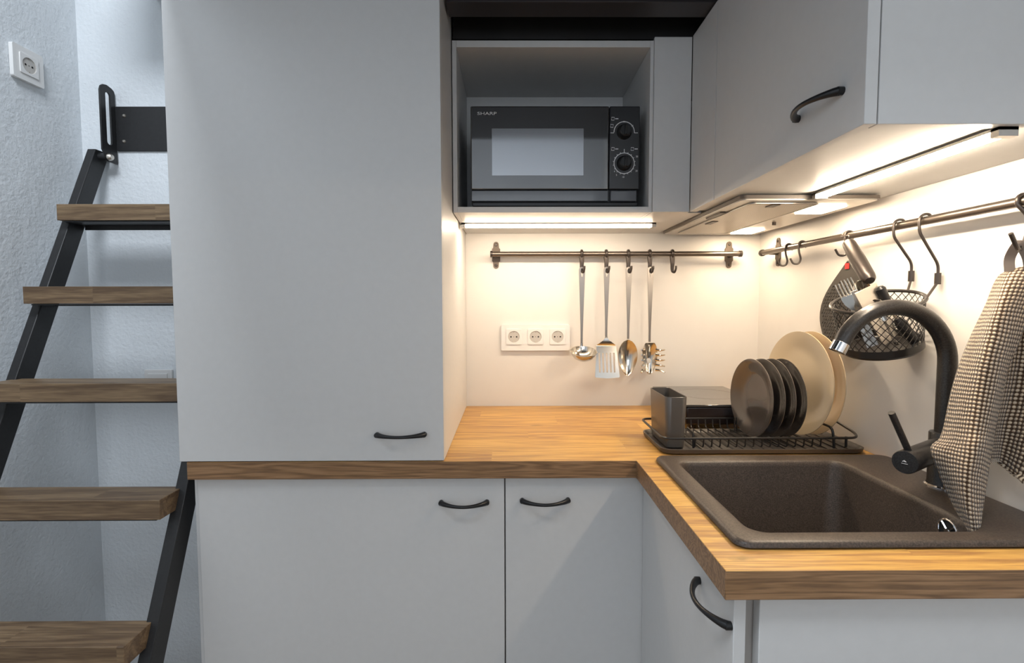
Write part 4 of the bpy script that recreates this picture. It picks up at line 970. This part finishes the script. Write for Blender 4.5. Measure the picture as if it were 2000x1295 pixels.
# ------------------------------------------------------------------ towel and its hook
tk = PD(1984, 468, 0.79)
t = thing('wall_hook', 'steel hook at the right edge carrying the waffle towel', 'hook', (tk.x, tk.y, tk.z), 'hooks on the right rail')
yk2 = tk.y
pts = [Vector((RXR + 0.0105 * math.sin(a), yk2, zr2 + 0.0105 * math.cos(a))) for a in [math.radians(q) for q in range(130, -61, -19)]]
pts += curve([Vector((RXR - 0.0105, yk2, zr2 - 0.004)), Vector((RXR + 0.004, yk2 - 0.006, zr2 - 0.030)), PD(1998, 480, 0.79), PD(1990, 487, 0.775), PD(1984, 478, 0.765), PD(1974, 456, 0.76)], 5)
build('hook_arm', tube(new(), pts, 0.0032, 10), 'hook', t)
def sheet(rows, nu, nv, wav, uvw, seed=0, th=0.004):
    """rows: (list of columns (px, py, depth)) top to bottom -> thick cloth with UVs in metres"""
    cols = [curve([PD(*r[c]) for r in rows], nv) for c in range(len(rows[0]))]
    grid = []
    for j in range(len(cols[0])):
        grid.append(curve([c[j] for c in cols], nu))
    bm = new(); uvl = bm.loops.layers.uv.new('UVMap'); nr = len(grid); nc = len(grid[0]); V = []; UV = {}
    vlen = 0
    for j in range(nr):
        if j: vlen += sum((grid[j][k] - grid[j-1][k]).length for k in range(nc)) / nc
        row = []; ul = 0; mid = nc // 2
        cum = [0]
        for k in range(1, nc): cum.append(cum[-1] + (grid[j][k] - grid[j][k-1]).length)
        for k in range(nc):
            p = grid[j][k]; nrm = (CAM - p).normalized()
            f = wav * (math.sin(cum[k] * 95 + 2.1 * math.sin(j * 0.09 + seed)) * 0.5 + noise.noise(Vector((cum[k] * 22, vlen * 9, seed))) * 1.2) * min(1, j / 8)
            v = bm.verts.new(p + nrm * f); row.append(v); UV[v] = (cum[k] - cum[mid] + seed, vlen)
        V.append(row)
    for j in range(nr - 1):
        for k in range(nc - 1): 
            fc = bm.faces.new((V[j][k], V[j+1][k], V[j+1][k+1], V[j][k+1]))
            for lp_ in fc.loops: lp_[uvl].uv = UV[lp_.vert]
    return bm
t = thing('dish_towel', 'brown and cream waffle-weave towel hanging by the faucet', 'towel', PD(1940, 760, 0.79))
rows = [[(1968, 527, .815), (1984, 523, .80), (2002, 520, .79), (2030, 524, .79)],
        [(1945, 545, .83), (1966, 545, .79), (1996, 545, .78), (2034, 550, .785)],
        [(1922, 600, .84), (1946, 600, .785), (1975, 600, .775), (2010, 605, .785)],
        [(1898, 650, .845), (1930, 650, .785), (1965, 655, .775), (1995, 660, .79)],
        [(1877, 700, .85), (1915, 705, .785), (1950, 710, .775), (1972, 715, .79)],
        [(1858, 760, .85), (1903, 765, .785), (1938, 770, .775), (1958, 775, .795)],
        [(1843, 830, .85), (1893, 835, .78), (1925, 840, .775), (1944, 845, .795)],
        [(1834, 856, .85), (1888, 862, .775), (1922, 866, .77), (1940, 870, .795)],
        [(1817, 876, .845), (1884, 892, .77), (1917, 896, .768), (1934, 905, .79)],
        [(1832, 925, .83), (1882, 932, .765), (1910, 938, .765), (1928, 945, .78)],
        [(1856, 978, .81), (1887, 985, .760), (1908, 990, .76), (1921, 990, .77)],
        [(1880, 1025, .79), (1896, 1030, .755), (1908, 1032, .755), (1916, 1032, .76)],
        [(1892, 1050, .78), (1900, 1056, .752), (1908, 1058, .752), (1914, 1054, .755)]]
o = build('front_fold', sheet(rows, 10, 8, 0.0055, 0, 0.4), 'towel', t, fixn=False, angle=80)
s = o.modifiers.new('thickness', 'SOLIDIFY'); s.thickness = 0.004; s.offset = -1
rows = [[(1985, 540, .800), (2012, 540, .79), (2045, 545, .775), (2090, 550, .755)],
        [(1975, 640, .800), (2005, 640, .80), (2040, 645, .78), (2090, 650, .755)],
        [(1950, 740, .800), (1988, 740, .81), (2030, 745, .785), (2090, 750, .755)],
        [(1935, 830, .800), (1965, 830, .82), (2015, 835, .79), (2090, 845, .755)],
        [(1925, 897, .800), (1955, 898, .828), (1982, 915, .810), (2010, 935, .79)],
        [(1922, 905, .800), (1952, 903, .828), (1978, 922, .812), (2006, 942, .79)]]
o = build('rear_fold', sheet(rows, 12, 10, 0.0035, 0, 1.7), 'towel', t, fixn=False, angle=80)
s = o.modifiers.new('thickness', 'SOLIDIFY'); s.thickness = 0.004; s.offset = -1
lo = [PD(1972, 530, .80), PD(1972, 505, .795), PD(1984, 482, .780), PD(1992, 478, .775), PD(2006, 500, .78), PD(2012, 530, .785)]
bm = new(); cl = curve(lo, 5); strip_shape(bm, cl, [0.0065] * len(cl), 0.0016, (CAM - lo[2]).normalized()); build('hanging_loop', bm, 'loop', t)
